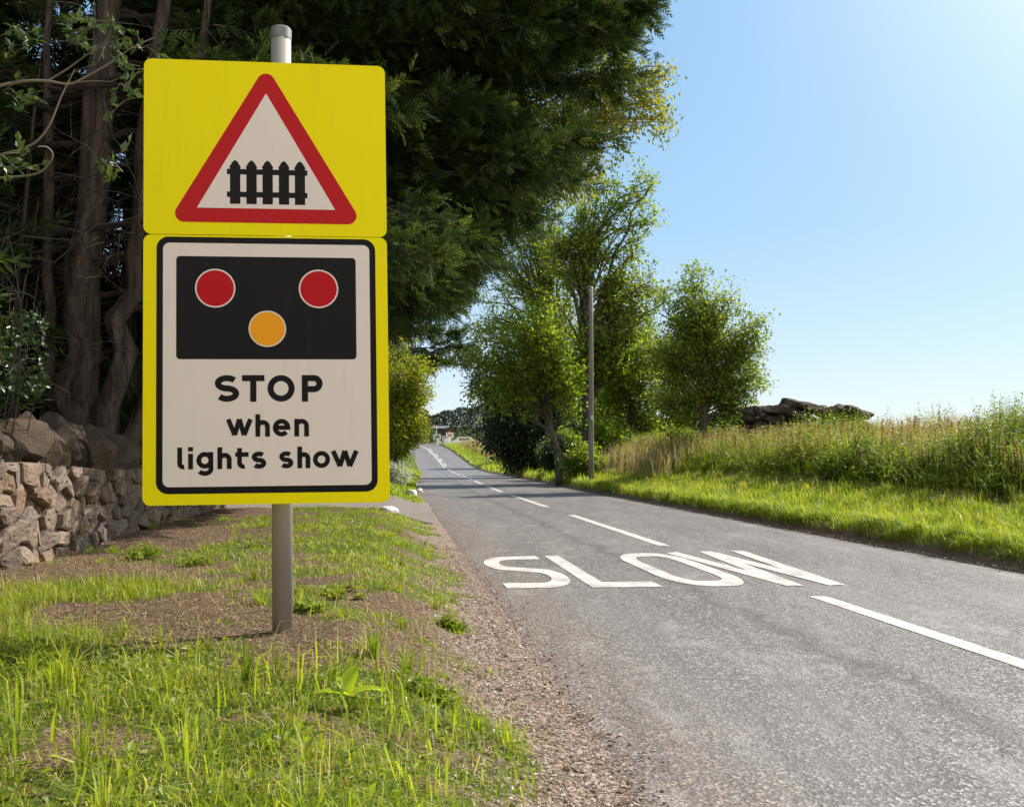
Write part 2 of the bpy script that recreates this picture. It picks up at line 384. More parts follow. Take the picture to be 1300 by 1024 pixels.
def vegL(X, Y):
    ul = xc(Y)-HL-X
    n = fbm(X*1.1+3, Y*1.1); n2 = fbm(X*3.1, Y*3.1+5)
    v = .44+(n-.5)*1.5+(n2-.5)*1.5
    v = v+.22*smooth(4.1, 3.3, Y)+.2*smooth(5.2, 7, Y)*smooth(2.2, 1.4, ul)
    v = v-.25*smooth(3.9, 4.3, Y)*smooth(6.2, 5.4, Y)
    v = v-.55*smooth(2.2, 3.0, ul)*smooth(5.3, 6.2, Y)
    ge = .32+.34*(fbm(X*1.7, Y*.9+40)-.5)*2+.12*smooth(5, 3, Y)
    v = v*smooth(ge-.18, ge+.12, ul)
    v = np.where(Y > 22, np.where(ul > .1, 1.0, 0), v)
    v = np.where((Y > 16.3) & (Y < 22.3), .0, v)
    return np.clip(v, 0, 1)
# ground sheet
gx = np.concatenate([-np.geomspace(900, 8.2, 46), np.arange(-8, 12.01, .11), np.geomspace(12.2, 900, 46)])
gy = np.concatenate([np.arange(-12, 1, .5), np.arange(1, 20, .13), np.geomspace(20.1, 170, 170), np.geomspace(175, 2400, 22)])
Xs, Us = None, gx
GX = np.empty((len(gy), len(gx))); GY = np.repeat(gy[:, None], len(gx), 1)
GX = gx[None]*1.0+(xc(gy)-3.5)[:, None]*(1-smooth(30, 200, np.abs(gx)))[None]   # columns follow the road
GX = GX+0*GY
GZ = H(GX, GY)
ul_ = (xc(GY)-HL-GX)
veg = np.where(ul_ > -.2, vegL(GX, GY), smooth(.15, .4, GX-xc(GY)-HR))
grav = np.where(ul_ > -.3, 1-smooth(.3, .75, ul_), .4)
ny, nx = GX.shape
i = (np.arange(ny-1)[:, None]*nx+np.arange(nx-1)[None]).ravel()
gf = np.stack([i, i+1, i+nx+1, i+nx], -1)
ground = mk('ground', np.stack([GX, GY, GZ], -1).reshape(-1, 3), gf, M['ground'], smooth=True, attrs={'veg': veg.ravel(), 'grav': grav.ravel()})
tag(ground, kind='structure')
# road
ry = np.concatenate([np.arange(-11.5, 20, .1), np.arange(20, 60, .25), np.arange(60, 175, .5)])
us = np.array([-.0, .12, .6, 1.2, 2.0, 2.67, 3.4, 4.2, 4.9, 5.35, HL+HR])
RX = (xc(ry)-HL)[:, None]+us[None]
jl = (fbm(ry*2.3, ry*0+3)-.5)*.26+(fbm(ry*9, ry*0)-.5)*.14
RX[:, 0] += jl-.06; RX[:, 1] += jl*.6
jr = (fbm(ry*2.9, ry*0+8)-.5)*.12; RX[:, -1] += jr+.03
RZ = zr(ry)[:, None]+0*RX; RY = np.repeat(ry[:, None], len(us), 1)
RZ[:, 0] -= .028; RZ[:, -1] -= .03
ny, nx = RX.shape; i = (np.arange(ny-1)[:, None]*nx+np.arange(nx-1)[None]).ravel()
road = mk('road', np.stack([RX, RY, RZ], -1).reshape(-1, 3), np.stack([i, i+1, i+nx+1, i+nx], -1), M['asphalt'], smooth=True,
          attrs={'u': (RX-(xc(ry)-HL)[:, None]).ravel()})
tag(road, kind='structure')
# driveway mouth on the left
dy = np.arange(16.9, 22.01, .15); du = np.linspace(-.0, 9, 60)
DX = (xc(dy)-HL)[:, None]-du[None]; DY = np.repeat(dy[:, None], 60, 1)+0.0
DYs = DY+(fbm(DX*3, DY*0+dy[:, None]*0)-.5)*.9*np.abs(DY-19.45)/2.5
flare = smooth(1.6, 0, du)[None]*np.where(DY > 19.5, 1, -1)*smooth(0, 2.4, np.abs(DY-19.5))*.9
DY2 = DYs+flare
DZ = H(DX, DY2)+.014
ny, nx = DX.shape; i = (np.arange(ny-1)[:, None]*nx+np.arange(nx-1)[None]).ravel()
tag(mk('driveway', np.stack([DX, DY2, DZ], -1).reshape(-1, 3), np.stack([i, i+nx, i+nx+1, i+1], -1), M['drive'], smooth=True), kind='structure')

# ------------------------------------------------------------------ flat marks: ribbons along centrelines
def ribbon(P, w):
    """2-D polyline to a strip of quads with mitred joints"""
    P = np.asarray(P, float); n = len(P)
    d = P[1:]-P[:-1]; d /= np.linalg.norm(d, axis=1)[:, None]
    nr = np.stack([-d[:, 1], d[:, 0]], -1)
    N = np.empty_like(P); N[0] = nr[0]; N[-1] = nr[-1]
    for k in range(1, n-1):
        m = nr[k-1]+nr[k]; m /= np.linalg.norm(m); N[k] = m/max(.45, m@nr[k])
    V = np.vstack([P+N*w/2, P-N*w/2]); k = np.arange(n-1)
    return V, np.stack([k, k+n, k+n+1, k+1], -1)
def arc(cx, cy, rx, ry_, a0, a1, n=16):
    t = np.radians(np.linspace(a0, a1, n)); return np.stack([cx+rx*np.cos(t), cy+ry_*np.sin(t)], -1)
def letter(ch, x0, x1, y0, y1, s):
    """stroke centrelines of a letter filling the box; y up, s stroke width"""
    h = s/2; L, Rr, B, T = x0+h, x1-h, y0+h, y1-h; W = Rr-L; Hh = T-B; cx = (L+Rr)/2; cy = (B+T)/2
    if ch in 'Ss':
        r = Hh/4; top = arc(cx, T-r, W/2, r, 35 if ch == 'S' else 40, 270, 20); bot = arc(cx, B+r, W/2, r, 90, -145, 20)
        return [np.vstack([top, bot[1:]])]
    if ch == 'T': return [[(x0, T), (x1, T)], [(cx, T), (cx, y0)]]
    if ch in 'Oo': return [arc(cx, cy, W/2, Hh/2, 90, 452, 36)]
    if ch == 'P': r = Hh*.27; return [[(L, y0), (L, y1)], np.vstack([[(L, T)], arc(Rr-r*1.0, T-r, r, r, 90, -90, 14), [(L, T-2*r)]])]
    if ch == 'w': q = W*.27; return [[(L-h*.4, y1), (L+q, B-h*.3)], [(L+q, B-h*.3), (cx, y1)], [(cx, y1), (Rr-q, B-h*.3)], [(Rr-q, B-h*.3), (Rr+h*.4, y1)]]
    if ch in 'hn':
        xt = y0+(y1-y0)*(1 if ch == 'n' else .745)-h; r = W/2
        return [[(L, y0), (L, y1)], np.vstack([arc(L+r, xt-r*.95, r, r*.95, 165, 0, 16), [(Rr, y0)]])]
    if ch == 'e': return [np.vstack([[(L, cy)], [(Rr, cy+.001)], arc(cx, cy, W/2, Hh/2, 4, 318, 32)])]
    if ch == 'l': r = s*.75; return [np.vstack([[(L, y1)], arc(L+r, B+r, r, r, 180, 285, 9)])]
    if ch == 'i': return [[(cx, y0), (cx, y0+(y1-y0)*.715)], [(cx, y1-s*.82), (cx, y1+s*.08)]]
    if ch == 'g':
        d = (y1-y0); ym = y0+d*.30+h; r = (T-ym)/2
        return [arc(cx, ym+r, W/2, r, 0, 362, 30), np.vstack([[(Rr, y1)], arc(cx, B+W*.36, W/2, W*.36, 0, -150, 14)])]
    if ch == 't': r = s*.8; xt = y0+(y1-y0)*.80; return [np.vstack([[(L+W*.22, y1)], arc(L+W*.22+r, B+r, r, r, 180, 290, 9)]), [(x0, xt-h), (x1, xt-h)]]
    return []
def marks(strokes, w, to3d, mb, dz=0.0):
    for q, P in enumerate(strokes):
        V, Fq = ribbon(P, w); mb.add(to3d(V, dz+q*.0004), Fq)
# centre line dashes, far double line
def r3(V, dz):   # (u from left edge, Y) on the road
    return np.stack([xc(V[:, 1])-HL+V[:, 0], V[:, 1], zr(V[:, 1])+.004+dz], -1)
dashes = [(-4.5, 1.2), (3.0, 7.85), (12.2, 18.5), (21.4, 28.0), (30.2, 36.0), (39, 45), (48, 54), (57, 63), (66, 72), (75, 81), (84, 90)]
for a, b in dashes:
    n = max(2, int((b-a)/.25)); P = np.stack([np.full(n, HL), np.linspace(a, b, n)], -1)
    V, Fq = ribbon(P, .15); o = mk('centre_line_mark', r3(V, 0.0), Fq, M['paint']); tag(o, kind='structure')
for u0, a, b in ((HL-.12, 93, 150), (HL+.2, 96, 102), (HL+.2, 105, 111), (HL+.2, 114, 120), (HL+.2, 123, 129)):
    P = np.stack([np.full(40, u0), np.linspace(a, b, 40)], -1); V, Fq = ribbon(P, .17)
    tag(mk('centre_line_mark', r3(V, .01), Fq, M['paint']), kind='structure')
# SLOW, letters stretched along the road
SLT = {'S': (.16, .85), 'L': (.93, 1.56), 'O': (1.72, 2.47), 'W': (2.46, 3.42)}
def slow3(V, dz):
    return r3(np.stack([V[:, 0], 8.30+.07*V[:, 0]+V[:, 1]*(1.90+.13*V[:, 0])], -1), dz)
for ch, (a, b) in SLT.items():
    mb = MB(); s = .165; h = s/2; Ht = 1.30
    if ch == 'S': cx = (a+b)/2; W2 = (b-a)/2-h; st = [np.vstack([[(b-.02, Ht-h)], arc(a+h+.22, Ht-h-.26, .22, .26, 90, 235, 10), arc(b-h-.24, h+.30, .24, .30, 45, -90, 12), [(a+.10, h)], [(a+.10, h+.09)]])]
    elif ch == 'L': st = [[(a+h, Ht), (a+h, h), (b, h)]]
    elif ch == 'O': r = .22; st = [np.vstack([arc(b-h-r, Ht-h-r*1.3, r, r*1.3, 0, 90, 8), arc(a+h+r, Ht-h-r*1.3, r, r*1.3, 90, 180, 8), arc(a+h+r, h+r*1.3, r, r*1.3, 180, 270, 8), arc(b-h-r, h+r*1.3, r, r*1.3, 270, 360, 8), [(b-h, Ht-h-r*1.3)]])]
    else: p = [(a+.05, Ht), (a+.29, 0), (a+.49, Ht), (a+.68, 0), (b-.06, Ht)]; st = [[p[k], p[k+1]] for k in range(4)]
    dd = []
    for P in st:                                                  # more points so the paint follows the road
        P = np.asarray(P, float); Q = [P[0]]
        for k in range(1, len(P)):
            m = max(1, int(np.linalg.norm(P[k]-P[k-1])/.15))
            for j in range(1, m+1): Q.append(P[k-1]+(P[k]-P[k-1])*j/m)
        dd.append(np.array(Q))
    marks(dd, s if ch != 'W' else .16, slow3, mb, .001)
    tag(mb.build('painted_letter', M['paint']), kind='structure')

# ------------------------------------------------------------------ the crossing warning sign
PB = np.array([-1.103, 4.62, 0]); PB[2] = float(H(PB[0], PB[1]))
sign = empty('warning_sign', tuple(PB))
tag(sign, 'yellow board on a grey pole with red triangle, discs and lettering STOP when lights show', 'road sign')
lean = R(-1.05)
top = PB+np.array([math.sin(lean)*2.92, 0, 2.92]); top[2] = 1.97
P = np.linspace(PB-[0, 0, .1], top, 3)
V, f = tube(P, .049, 32); mk('pole', V, f, M['galv'], sign, smooth=True)
V, f = tube(np.array([top-[0, 0, .045], top+[0, 0, .004], top+[0, 0, .014]]), [.0525, .0525, .044], 32); mk('pole_cap', V, f, M['galv_cap'], sign)
A0 = np.array([-1.766, 4.44, 1.757]); A1 = np.array([-.625, 4.56, 1.764]); A2 = np.array([-1.7235, 4.44, -.373])
ex = unit(A1-A0); ez = unit(A0-A2); ey = unit(np.cross(ez, ex)); BW, BH = 1.145, 2.131
SX, SY = BW/1.13, BH/2.12
def b3(V, dz):
    V = np.asarray(V, float)
    return A2+V[:, :1]*SX*ex+V[:, 1:]*SY*ez-(dz)*ey
# ey points away from the viewer; plates sit in front of the pole
if ey[1] < 0: ey = -ey
def rrect(x0, x1, y0, y1, r, n=8):
    return np.vstack([arc(x1-r, y0+r, r, r, -90, 0, n), arc(x1-r, y1-r, r, r, 0, 90, n), arc(x0+r, y1-r, r, r, 90, 180, n), arc(x0+r, y0+r, r, r, 180, 270, n)])
def plate(name, outline, z0, z1, mat, parent, sq=None):
    n = len(outline); V = np.vstack([b3(outline, z1), b3(outline, z0)])
    k = np.arange(n); kk = (k+1) % n
    return mk(name, V, [np.arange(n)[None], (np.arange(n)[::-1]+n)[None], np.stack([kk, k, k+n, kk+n], -1)], mat, parent)
def disc(cx, cy, r, n=48): return arc(cx, cy, r, r, 0, 360, n+1)[:-1]
ol = rrect(0, 1.13, 1.2745, 2.12, .035); 
up = plate('upper_panel', np.array([p for p in ol]), 0, .003, M['yellow'], sign)
lo = plate('lower_panel', rrect(0, 1.13, 0, 1.2715, .035), 0, .003, M['yellow'], sign)
for y_ in (1.9, 1.42, 1.12, .2):
    V, f = box(0, 0, 0, 1.05, .02, .04); c_ = A2+ex*BW/2+ez*y_+ey*.011
    V = c_+V[:, :1]*ex+V[:, 1:2]*ey+V[:, 2:]*ez; mk('mounting_rail', V, f, M['alu'], sign)
def tri_round(ax, ay, bx, by, cx_, cy_, r, n=10):
    out_ = []; Q = [np.array((ax, ay)), np.array((bx, by)), np.array((cx_, cy_))]
    for k in range(3):
        p, a, b = Q[k], Q[k-1], Q[(k+1) % 3]
        da = (a-p)/np.linalg.norm(a-p); db = (b-p)/np.linalg.norm(b-p); bis = unit(da+db)
        half = math.acos(max(-1, min(1, float(da@db))))/2; c = p+bis*r/math.sin(half)
        s = c-np.array([-da[1], da[0]])*r; 
        v0 = (p+da*(r/math.tan(half)))-c; v1 = (p+db*(r/math.tan(half)))-c
        t0 = math.atan2(v0[1], v0[0]); t1 = math.atan2(v1[1], v1[0])
        dt = (t1-t0+math.pi) % (2*math.pi)-math.pi
        out_ += [c+r*np.array([math.cos(t0+dt*j/n), math.sin(t0+dt*j/n)]) for j in range(n+1)]
    return np.array(out_)
tri = tri_round(.565, 2.104, .112, 1.334, 1.019, 1.334, .042)
red_t = plate('red_triangle', tri, .0032, .0042, M['sign_red'], up)
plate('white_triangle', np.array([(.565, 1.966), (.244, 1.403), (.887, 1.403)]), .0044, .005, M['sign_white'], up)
mb = MB()
for x0 in (.396, .472, .547, .623, .698):
    x1 = x0+.048; pts = np.array([(x0, 1.424), (x1, 1.424), (x1, 1.600), (x1+.004, 1.600), ((x0+x1)/2+.012, 1.628), ((x0+x1)/2, 1.637), ((x0+x1)/2-.012, 1.628), (x0-.004, 1.600), (x0, 1.600)])
    mb.add(b3(pts, .0054), np.arange(9)[None])
for y0 in (1.567, 1.457): mb.add(b3(np.array([(.382, y0), (.757, y0), (.757, y0+.026), (.382, y0+.026)]), .0058), np.arange(4)[None])
mb.build('gate_symbol', M['sign_black'], up)
for o_ in (red_t,): pass
plate('black_border', rrect(.060, 1.074, .052, 1.262, .055), .0032, .0042, M['sign_black'], lo)
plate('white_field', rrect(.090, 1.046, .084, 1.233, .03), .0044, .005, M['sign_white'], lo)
plate('signal_symbol', rrect(.150, .981, .681, 1.170, .018), .0052, .0056, M['sign_black'], lo)
for cx, cy, r0, r1, mt in ((.328, 1.018, .0925, .0855, 'red_disc'), (.806, 1.019, .0925, .0855, 'red_disc'), (.567, .826, .0865, .0805, 'amber')):
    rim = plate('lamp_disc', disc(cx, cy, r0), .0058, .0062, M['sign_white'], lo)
    o_ = plate('lamp_disc', disc(cx, cy, r1), .0064, .0068, M[mt], lo); bpy.data.objects.remove(rim) if False else None
    rim.name = 'disc_rim'
def tx(x): return .1505+(x-177)*.001323
def ty(y): return .681-(y-463)*.001338
words = {'word_stop': [('S', 309, 393), ('T', 403, 481), ('O', 491, 586), ('P', 611, 684)],
         'word_when': [('w', 350, 437), ('h', 449, 499), ('e', 509, 570), ('n', 584, 635)],
         'word_lights': [('l', 181, 208), ('i', 217, 236), ('g', 246, 304), ('h', 318, 367), ('t', 379, 425), ('s', 436, 486)],
         'word_show': [('s', 531, 580), ('h', 594, 639), ('o', 648, 708), ('w', 714, 806)]}
for wname, ls in words.items():
    mb = MB()
    for k_, (ch, x0, x1) in enumerate(ls):
        if wname == 'word_stop': yb, yt, s = 613, 519, 21.5
        elif wname == 'word_when': yb, yt, s = 736, (657 if ch == 'h' else 674), 16.5
        else:
            yb, yt, s = 848, (772 if ch in 'lhi' else 775 if ch == 't' else 788), 16.5
            if ch == 'g': yb = 871
        bx = (tx(x0), tx(x1), ty(yb), ty(yt))
        marks(letter(ch, *bx, s*.00133), s*.00133, b3, mb, .0054+.0012*(k_ % 2))
    mb.build('lettering', M['sign_black'], lo)
# bolts: small rivets on the plates
mb = MB()
for (x, y) in ((.565, 2.112), (.565, 1.29), (.565, 1.255), (.565, .035)):
    V, f = tube(b3(np.array([(x, y), (x, y)]), 0)+np.array([[0, 0, 0], [0, 0, 0]])-np.array([ey*.0, ey*.008]), .006, 8)
# ------------------------------------------------------------------ vegetation generators
def add_leaves(mb, c, d, n, l, wd, tint, fold=.18):
    c = np.asarray(c); m = len(c); l = np.broadcast_to(l, (m,))[:, None]; wd = np.broadcast_to(wd, (m,))[:, None]
    s = unit(np.cross(d, n)); n2 = np.cross(s, d)
    V = np.stack([c, c+d*l*.45+s*wd/2+n2*wd*fold, c+d*l, c+d*l*.45-s*wd/2+n2*wd*fold], 1).reshape(-1, 3)
    b = np.arange(m)*4; F3 = np.concatenate([np.stack([b, b+1, b+2], -1), np.stack([b, b+2, b+3], -1)])
    mb.add(V, F3, np.repeat(np.clip(np.broadcast_to(tint, (m,)), 0, 1), 4))
def blades(mb, X, Y, h, wd, lean=.35, tint=.5, az=None, zoff=-.01, Z=None):
    m = len(X); z = (H(X, Y) if Z is None else Z)+zoff
    b = np.stack([X, Y, z], -1); a = rng.uniform(0, 2*np.pi, m) if az is None else az
    d = np.stack([np.cos(a), np.sin(a), 0*a], -1); q = a+np.pi/2+rng.normal(0, .5, m); s = np.stack([np.cos(q), np.sin(q), 0*q], -1)
    ln = np.abs(rng.normal(0, lean, m)); h = np.broadcast_to(h, (m,)); wd = np.broadcast_to(wd, (m,))
    mid = b+np.stack([0*h, 0*h, h*.55], -1)+d*(ln*h*.22)[:, None]
    tip = b+np.stack([0*h, 0*h, h/np.sqrt(1+ln**2*1.2)], -1)+d*(ln*h)[:, None]
    V = np.stack([b-s*wd[:, None]/2, b+s*wd[:, None]/2, mid+s*wd[:, None]*.42, mid-s*wd[:, None]*.42, tip], 1).reshape(-1, 3)
    k = np.arange(m)*5
    mb.add(V, [np.stack([k, k+1, k+2, k+3], -1), np.stack([k+3, k+2, k+4], -1)], np.repeat(np.clip(np.broadcast_to(tint, (m,)), 0, 1), 5))
def in_view(X, Y, mx=.62): return (np.abs(X) < Y*mx+.6)

# --- foreground and left verge grass
mb = MB()
def scatter_u(n, u0, u1, y0, y1, side=-1):
    Y = rng.uniform(y0, y1, n); u = rng.uniform(u0, u1, n)
    X = (xc(Y)-HL-u) if side < 0 else (xc(Y)+HR+u); return X, Y, u
X, Y, u = scatter_u(70000, .1, 4.6, 1.9, 4.35)
k = (rng.random(len(X)) < vegL(X, Y)**2.2*.8) & in_view(X, Y); X, Y = X[k], Y[k]
t_ = np.clip(rng.normal(.5, .16, len(X))+(fbm(X*2, Y*2)-.5)*.5+(rng.random(len(X)) < .07)*.45, 0, 1)
blades(mb, X, Y, rng.gamma(5, .0095, len(X))*(.4+fbm(X*1.9+9, Y*1.9)*1.3), rng.uniform(.0025, .0065, len(X)), .9, t_)
X, Y, u = scatter_u(150000, .1, 4.2, 4.2, 16.6)
k = (rng.random(len(X)) < vegL(X, Y)**2.0) & in_view(X, Y) & (rng.random(len(X)) < 1.15-Y*.04); X, Y = X[k], Y[k]
t_ = np.clip(rng.normal(.55, .15, len(X))+(fbm(X*2, Y*2)-.5)*.6+(rng.random(len(X)) < .08)*.4, 0, 1)
blades(mb, X, Y, rng.gamma(4, .0085, len(X))*(1+.5*smooth(6, 4.3, Y)), rng.uniform(.003, .006, len(X))*(.8+Y*.05), 1.3, t_)
# tufts
nt_ = 330; X, Y, u = scatter_u(nt_, .25, 4.0, 2.1, 13)
k = (vegL(X, Y) > .30); X, Y = X[k], Y[k]
for x_, y_ in zip(X, Y):
    m = int(rng.integers(14, 50)); hs = rng.uniform(.05, .17)*(1.25 if y_ < 4.2 else .7); a = rng.uniform(0, 2*np.pi, m); r_ = np.abs(rng.normal(0, .02, m))
    blades(mb, x_+np.cos(a)*r_, y_+np.sin(a)*r_, hs*rng.uniform(.6, 1.25, m), rng.uniform(.003, .0065, m), .6, np.clip(rng.normal(rng.uniform(.3, .7), .12, m), 0, 1), az=a)
# longer pale-green grass in front of the wall at far left
X, Y, u = scatter_u(26000, 1.9, 4.1, 3.7, 6.3)
k = (rng.random(len(X)) < smooth(.35, .6, fbm(X*1.4+2, Y*1.4))*smooth(1.9, 2.5, xc(Y)-HL-X)) & in_view(X, Y); X, Y = X[k], Y[k]
blades(mb, X, Y, rng.gamma(6, .014, len(X)), rng.uniform(.0025, .005, len(X)), 1.0, np.clip(rng.normal(.45, .2, len(X))+(rng.random(len(X)) < .15)*.4, 0, 1))
X, Y, u = scatter_u(60000, .15, 4.5, 1.9, 5.2); k = in_view(X, Y) & (rng.random(60000) < .12+vegL(X, Y)); X, Y = X[k], Y[k]; m = len(X)
blades(mb, X, Y, rng.uniform(.012, .045, m), rng.uniform(.002, .0045, m), 1.8, np.where(rng.random(m) < .28, rng.uniform(.85, 1, m), rng.uniform(0, .45, m)))
X, Y, u = scatter_u(4200, .5, 4.2, 2.1, 8); k = in_view(X, Y) & (rng.random(4200) < .25+vegL(X, Y)*.6); X, Y = X[k], Y[k]; m = len(X)
blades(mb, X, Y, rng.uniform(.05, .15, m), rng.uniform(.0018, .0035, m), 2.2, rng.uniform(.85, 1, m))
X, Y, u = scatter_u(700, .6, 4.4, 2.1, 3.9); k = in_view(X, Y); X, Y = X[k], Y[k]; m = len(X)
blades(mb, X, Y, rng.uniform(.12, .22, m), rng.uniform(.006, .010, m), .9, rng.uniform(.5, .78, m))
tag(mb.build('grass', M['grass']), kind='stuff'); bpy.data.objects['grass']['label'] = 'short sunlit grass and tufts on the left verge round the pole'
# small broad leaves (clover and plantain) in the front grass
mb = MB(); n = 9000; X, Y, u = scatter_u(n, .3, 4.4, 2.0, 4.1); k = (rng.random(n) < vegL(X, Y)**2*.75) & in_view(X, Y); X, Y = X[k], Y[k]; n = len(X)
z = H(X, Y)+rng.uniform(.01, .07, n); d = unit(np.stack([rng.normal(size=n), rng.normal(size=n), rng.uniform(0, .7, n)], -1)); nn = unit(np.stack([rng.normal(0, .4, n), rng.normal(0, .4, n), np.ones(n)], -1))
add_leaves(mb, np.stack([X, Y, z], -1), d, nn, rng.uniform(.015, .045, n), rng.uniform(.012, .028, n), rng.normal(.5, .2, n))
o = mb.build('low_clover', M['nettle']); tag(o, 'low broad-leaved clover among the front grass', kind='stuff')
# litter, grit and pebbles
mb = MB(); n = 42000; X, Y, u = scatter_u(n, -.1, 3.8, 2.2, 12); k = in_view(X, Y) & (rng.random(n) < 1-vegL(X, Y)*.75); X, Y = X[k], Y[k]; n = len(X)
d = unit(np.stack([rng.normal(size=n), rng.normal(size=n), rng.normal(0, .25, n)], -1)); nn = unit(np.stack([rng.normal(0, .3, n), rng.normal(0, .3, n), np.ones(n)], -1))
add_leaves(mb, np.stack([X, Y, H(X, Y)+.006+rng.uniform(0, .008, n)], -1), d, nn, rng.uniform(.008, .04, n), rng.uniform(.002, .008, n), rng.random(n))
lit = mb.build('leaf_litter', leafmat('dry leaf litter', [(0, (.05, .033, .022)), (.5, (.20, .13, .085)), (1, (.50, .39, .28))], .15, .8, .1)); tag(lit, 'dry brown litter scattered on bare soil', kind='stuff')
def pebbles(name, X, Y, size, mat, dz=0, label=''):
    V_, F_, T_ = [], [], []
    n = len(X); z = np.maximum(H(X, Y), np.where((X > xc(Y)-HL-.05) & (X < xc(Y)+HR), zr(Y), -99)); off = 0
    for q, (rv, rf) in enumerate(ROCKS):
        k = np.where(np.arange(n) % len(ROCKS) == q)[0]; m = len(k)
        if not m: continue
        sc = size[k][:, None]*rng.uniform(.6, 1.2, (m, 3))*[1, 1, .65]; a = rng.uniform(0, 6.28, m)
        P_ = rv[None]*sc[:, None]; c, s = np.cos(a)[:, None], np.sin(a)[:, None]
        P_ = np.stack([P_[..., 0]*c-P_[..., 1]*s, P_[..., 0]*s+P_[..., 1]*c, P_[..., 2]], -1)
        P_ += np.stack([X[k], Y[k], z[k]+size[k]*.25+dz], -1)[:, None]
        V_.append(P_.reshape(-1, 3)); F_.append((rf[None]+(np.arange(m)*len(rv))[:, None, None]+off).reshape(-1, 3)); off += m*len(rv)
        T_.append(np.repeat(rng.random(m), len(rv)))
    o = mk(name, np.vstack(V_), np.vstack(F_), mat, tint=np.concatenate(T_)); tag(o, label, kind='stuff'); return o
gm, t = newmat('gravel chips'); g = G(t); g.out(g.pbr(g.ramp(g.attr('tint'), [(0, (.09, .065, .05)), (.4, (.23, .165, .13)), (.8, (.36, .29, .25)), (1, (.60, .55, .5))]), .9, None, .15))
M['chips'] = gm
n = 15000; Y = 2.2+rng.beta(1.0, 2.4, n)*13; u = rng.normal(.22, .22, n); X = xc(Y)-HL-u
k = in_view(X, Y) & (rng.random(n) < smooth(-.35, .1, u)); pebbles('gravel', X[k], Y[k], rng.gamma(3, .0015, k.sum())+.0015, M['chips'], 0, 'pinkish grit and gravel between grass and asphalt')
n = 900; Y = rng.uniform(2.4, 15, n); X = xc(Y)-HL+np.abs(rng.normal(0, 1.0, n)); k = in_view(X, Y) & (X < xc(Y)+1)
pebbles('loose_chippings', X[k], Y[k], rng.uniform(.002, .0055, k.sum()), M['chips'], 0, 'loose chippings strewn over the near lane')
n = 900; Y = rng.uniform(8, 24, n); X = xc(Y)+HR-np.abs(rng.normal(0, .10, n))+.06; 
pebbles('kerbside_grit', X, Y, rng.uniform(.006, .022, n), M['chips'], 0, 'crumbled grit under the right hand grass edge')

# --- right verge
mb = MB()
for (y0, y1, n, hm, wm) in ((6.5, 16, 52000, .15, .008), (16, 32, 34000, .16, .014), (32, 62, 17000, .22, .03), (62, 140, 9000, .28, .07)):
    X, Y, u = scatter_u(n, .12, 2.9, y0, y1, 1); k = in_view(X, Y, .6); X, Y, u = X[k], Y[k], u[k]; m = len(X)
    cl = fbm(X*3.2, Y*3.2)
    hh = hm*rng.gamma(7, 1/7, m)*(.15+cl*1.4)*(1-.35*smooth(.9, 2.4, u))
    tt = np.clip(rng.normal(.55, .13, m)+(cl-.5)*.5+(rng.random(m) < .04+.22*smooth(1.3, 2.4, u))*.4, 0, 1)
    az = np.where(rng.random(m) < smooth(.7, .1, u), np.pi+rng.normal(0, .7, m), rng.uniform(0, 6.28, m))
    blades(mb, X, Y, hh, wm*rng.uniform(.6, 1.2, m), .85, tt, az=az)
for _ in range(900):
    Y = 7+30*rng.random()**1.3; u_ = rng.uniform(.16, .5) if rng.random() < .6 else rng.uniform(.4, 2.4); X = float(xc(Y))+HR+u_; m = 26
    a = rng.normal(np.pi, 1.0, m) if u_ < .5 else rng.uniform(0, 6.28, m); r_ = np.abs(rng.normal(0, .03, m)); L_ = rng.uniform(.12, .26)
    blades(mb, X+np.cos(a)*r_, Y+np.sin(a)*r_, L_*rng.uniform(.6, 1.2, m), rng.uniform(.006, .011, m)*(1+Y*.02), 1.0, np.clip(rng.normal(rng.uniform(.35, .75), .1, m), 0, 1), az=a)
o = mb.build('verge_grass', M['grass']); tag(o, 'bright strip of grass along the right road edge', kind='stuff')
mb = MB()                                                           # left lawn beyond the driveway
X, Y, u = scatter_u(26000, .05, 3.8, 22.3, 75); k = in_view(X, Y); X, Y = X[k], Y[k]; m = len(X)
blades(mb, X, Y, rng.uniform(.04, .12, m)*(1+Y/60), .012+Y*.0006, .6, np.clip(rng.normal(.6, .12, m), 0, 1))
tag(mb.build('lawn_grass', M['grass']), 'bright mown grass beyond the driveway', kind='stuff')
# hay-like cut tufts at the foot of the weeds
mb = MB(); 
for _ in range(60):
    Y = rng.uniform(10, 24); u_ = rng.normal(2.3, .25); X = float(xc(Y))+HR+u_; m = 70
    a = rng.uniform(0, 6.28, m); r_ = np.abs(rng.normal(0, .13, m))
    blades(mb, X+np.cos(a)*r_, Y+np.sin(a)*r_, rng.uniform(.08, .22, m), rng.uniform(.006, .012, m), 1.6, np.clip(rng.normal(.35, .2, m), 0, 1), az=a)
tag(mb.build('dry_cut_grass', M['straw']), 'dry pale mown tufts at the foot of the tall weeds', kind='stuff')
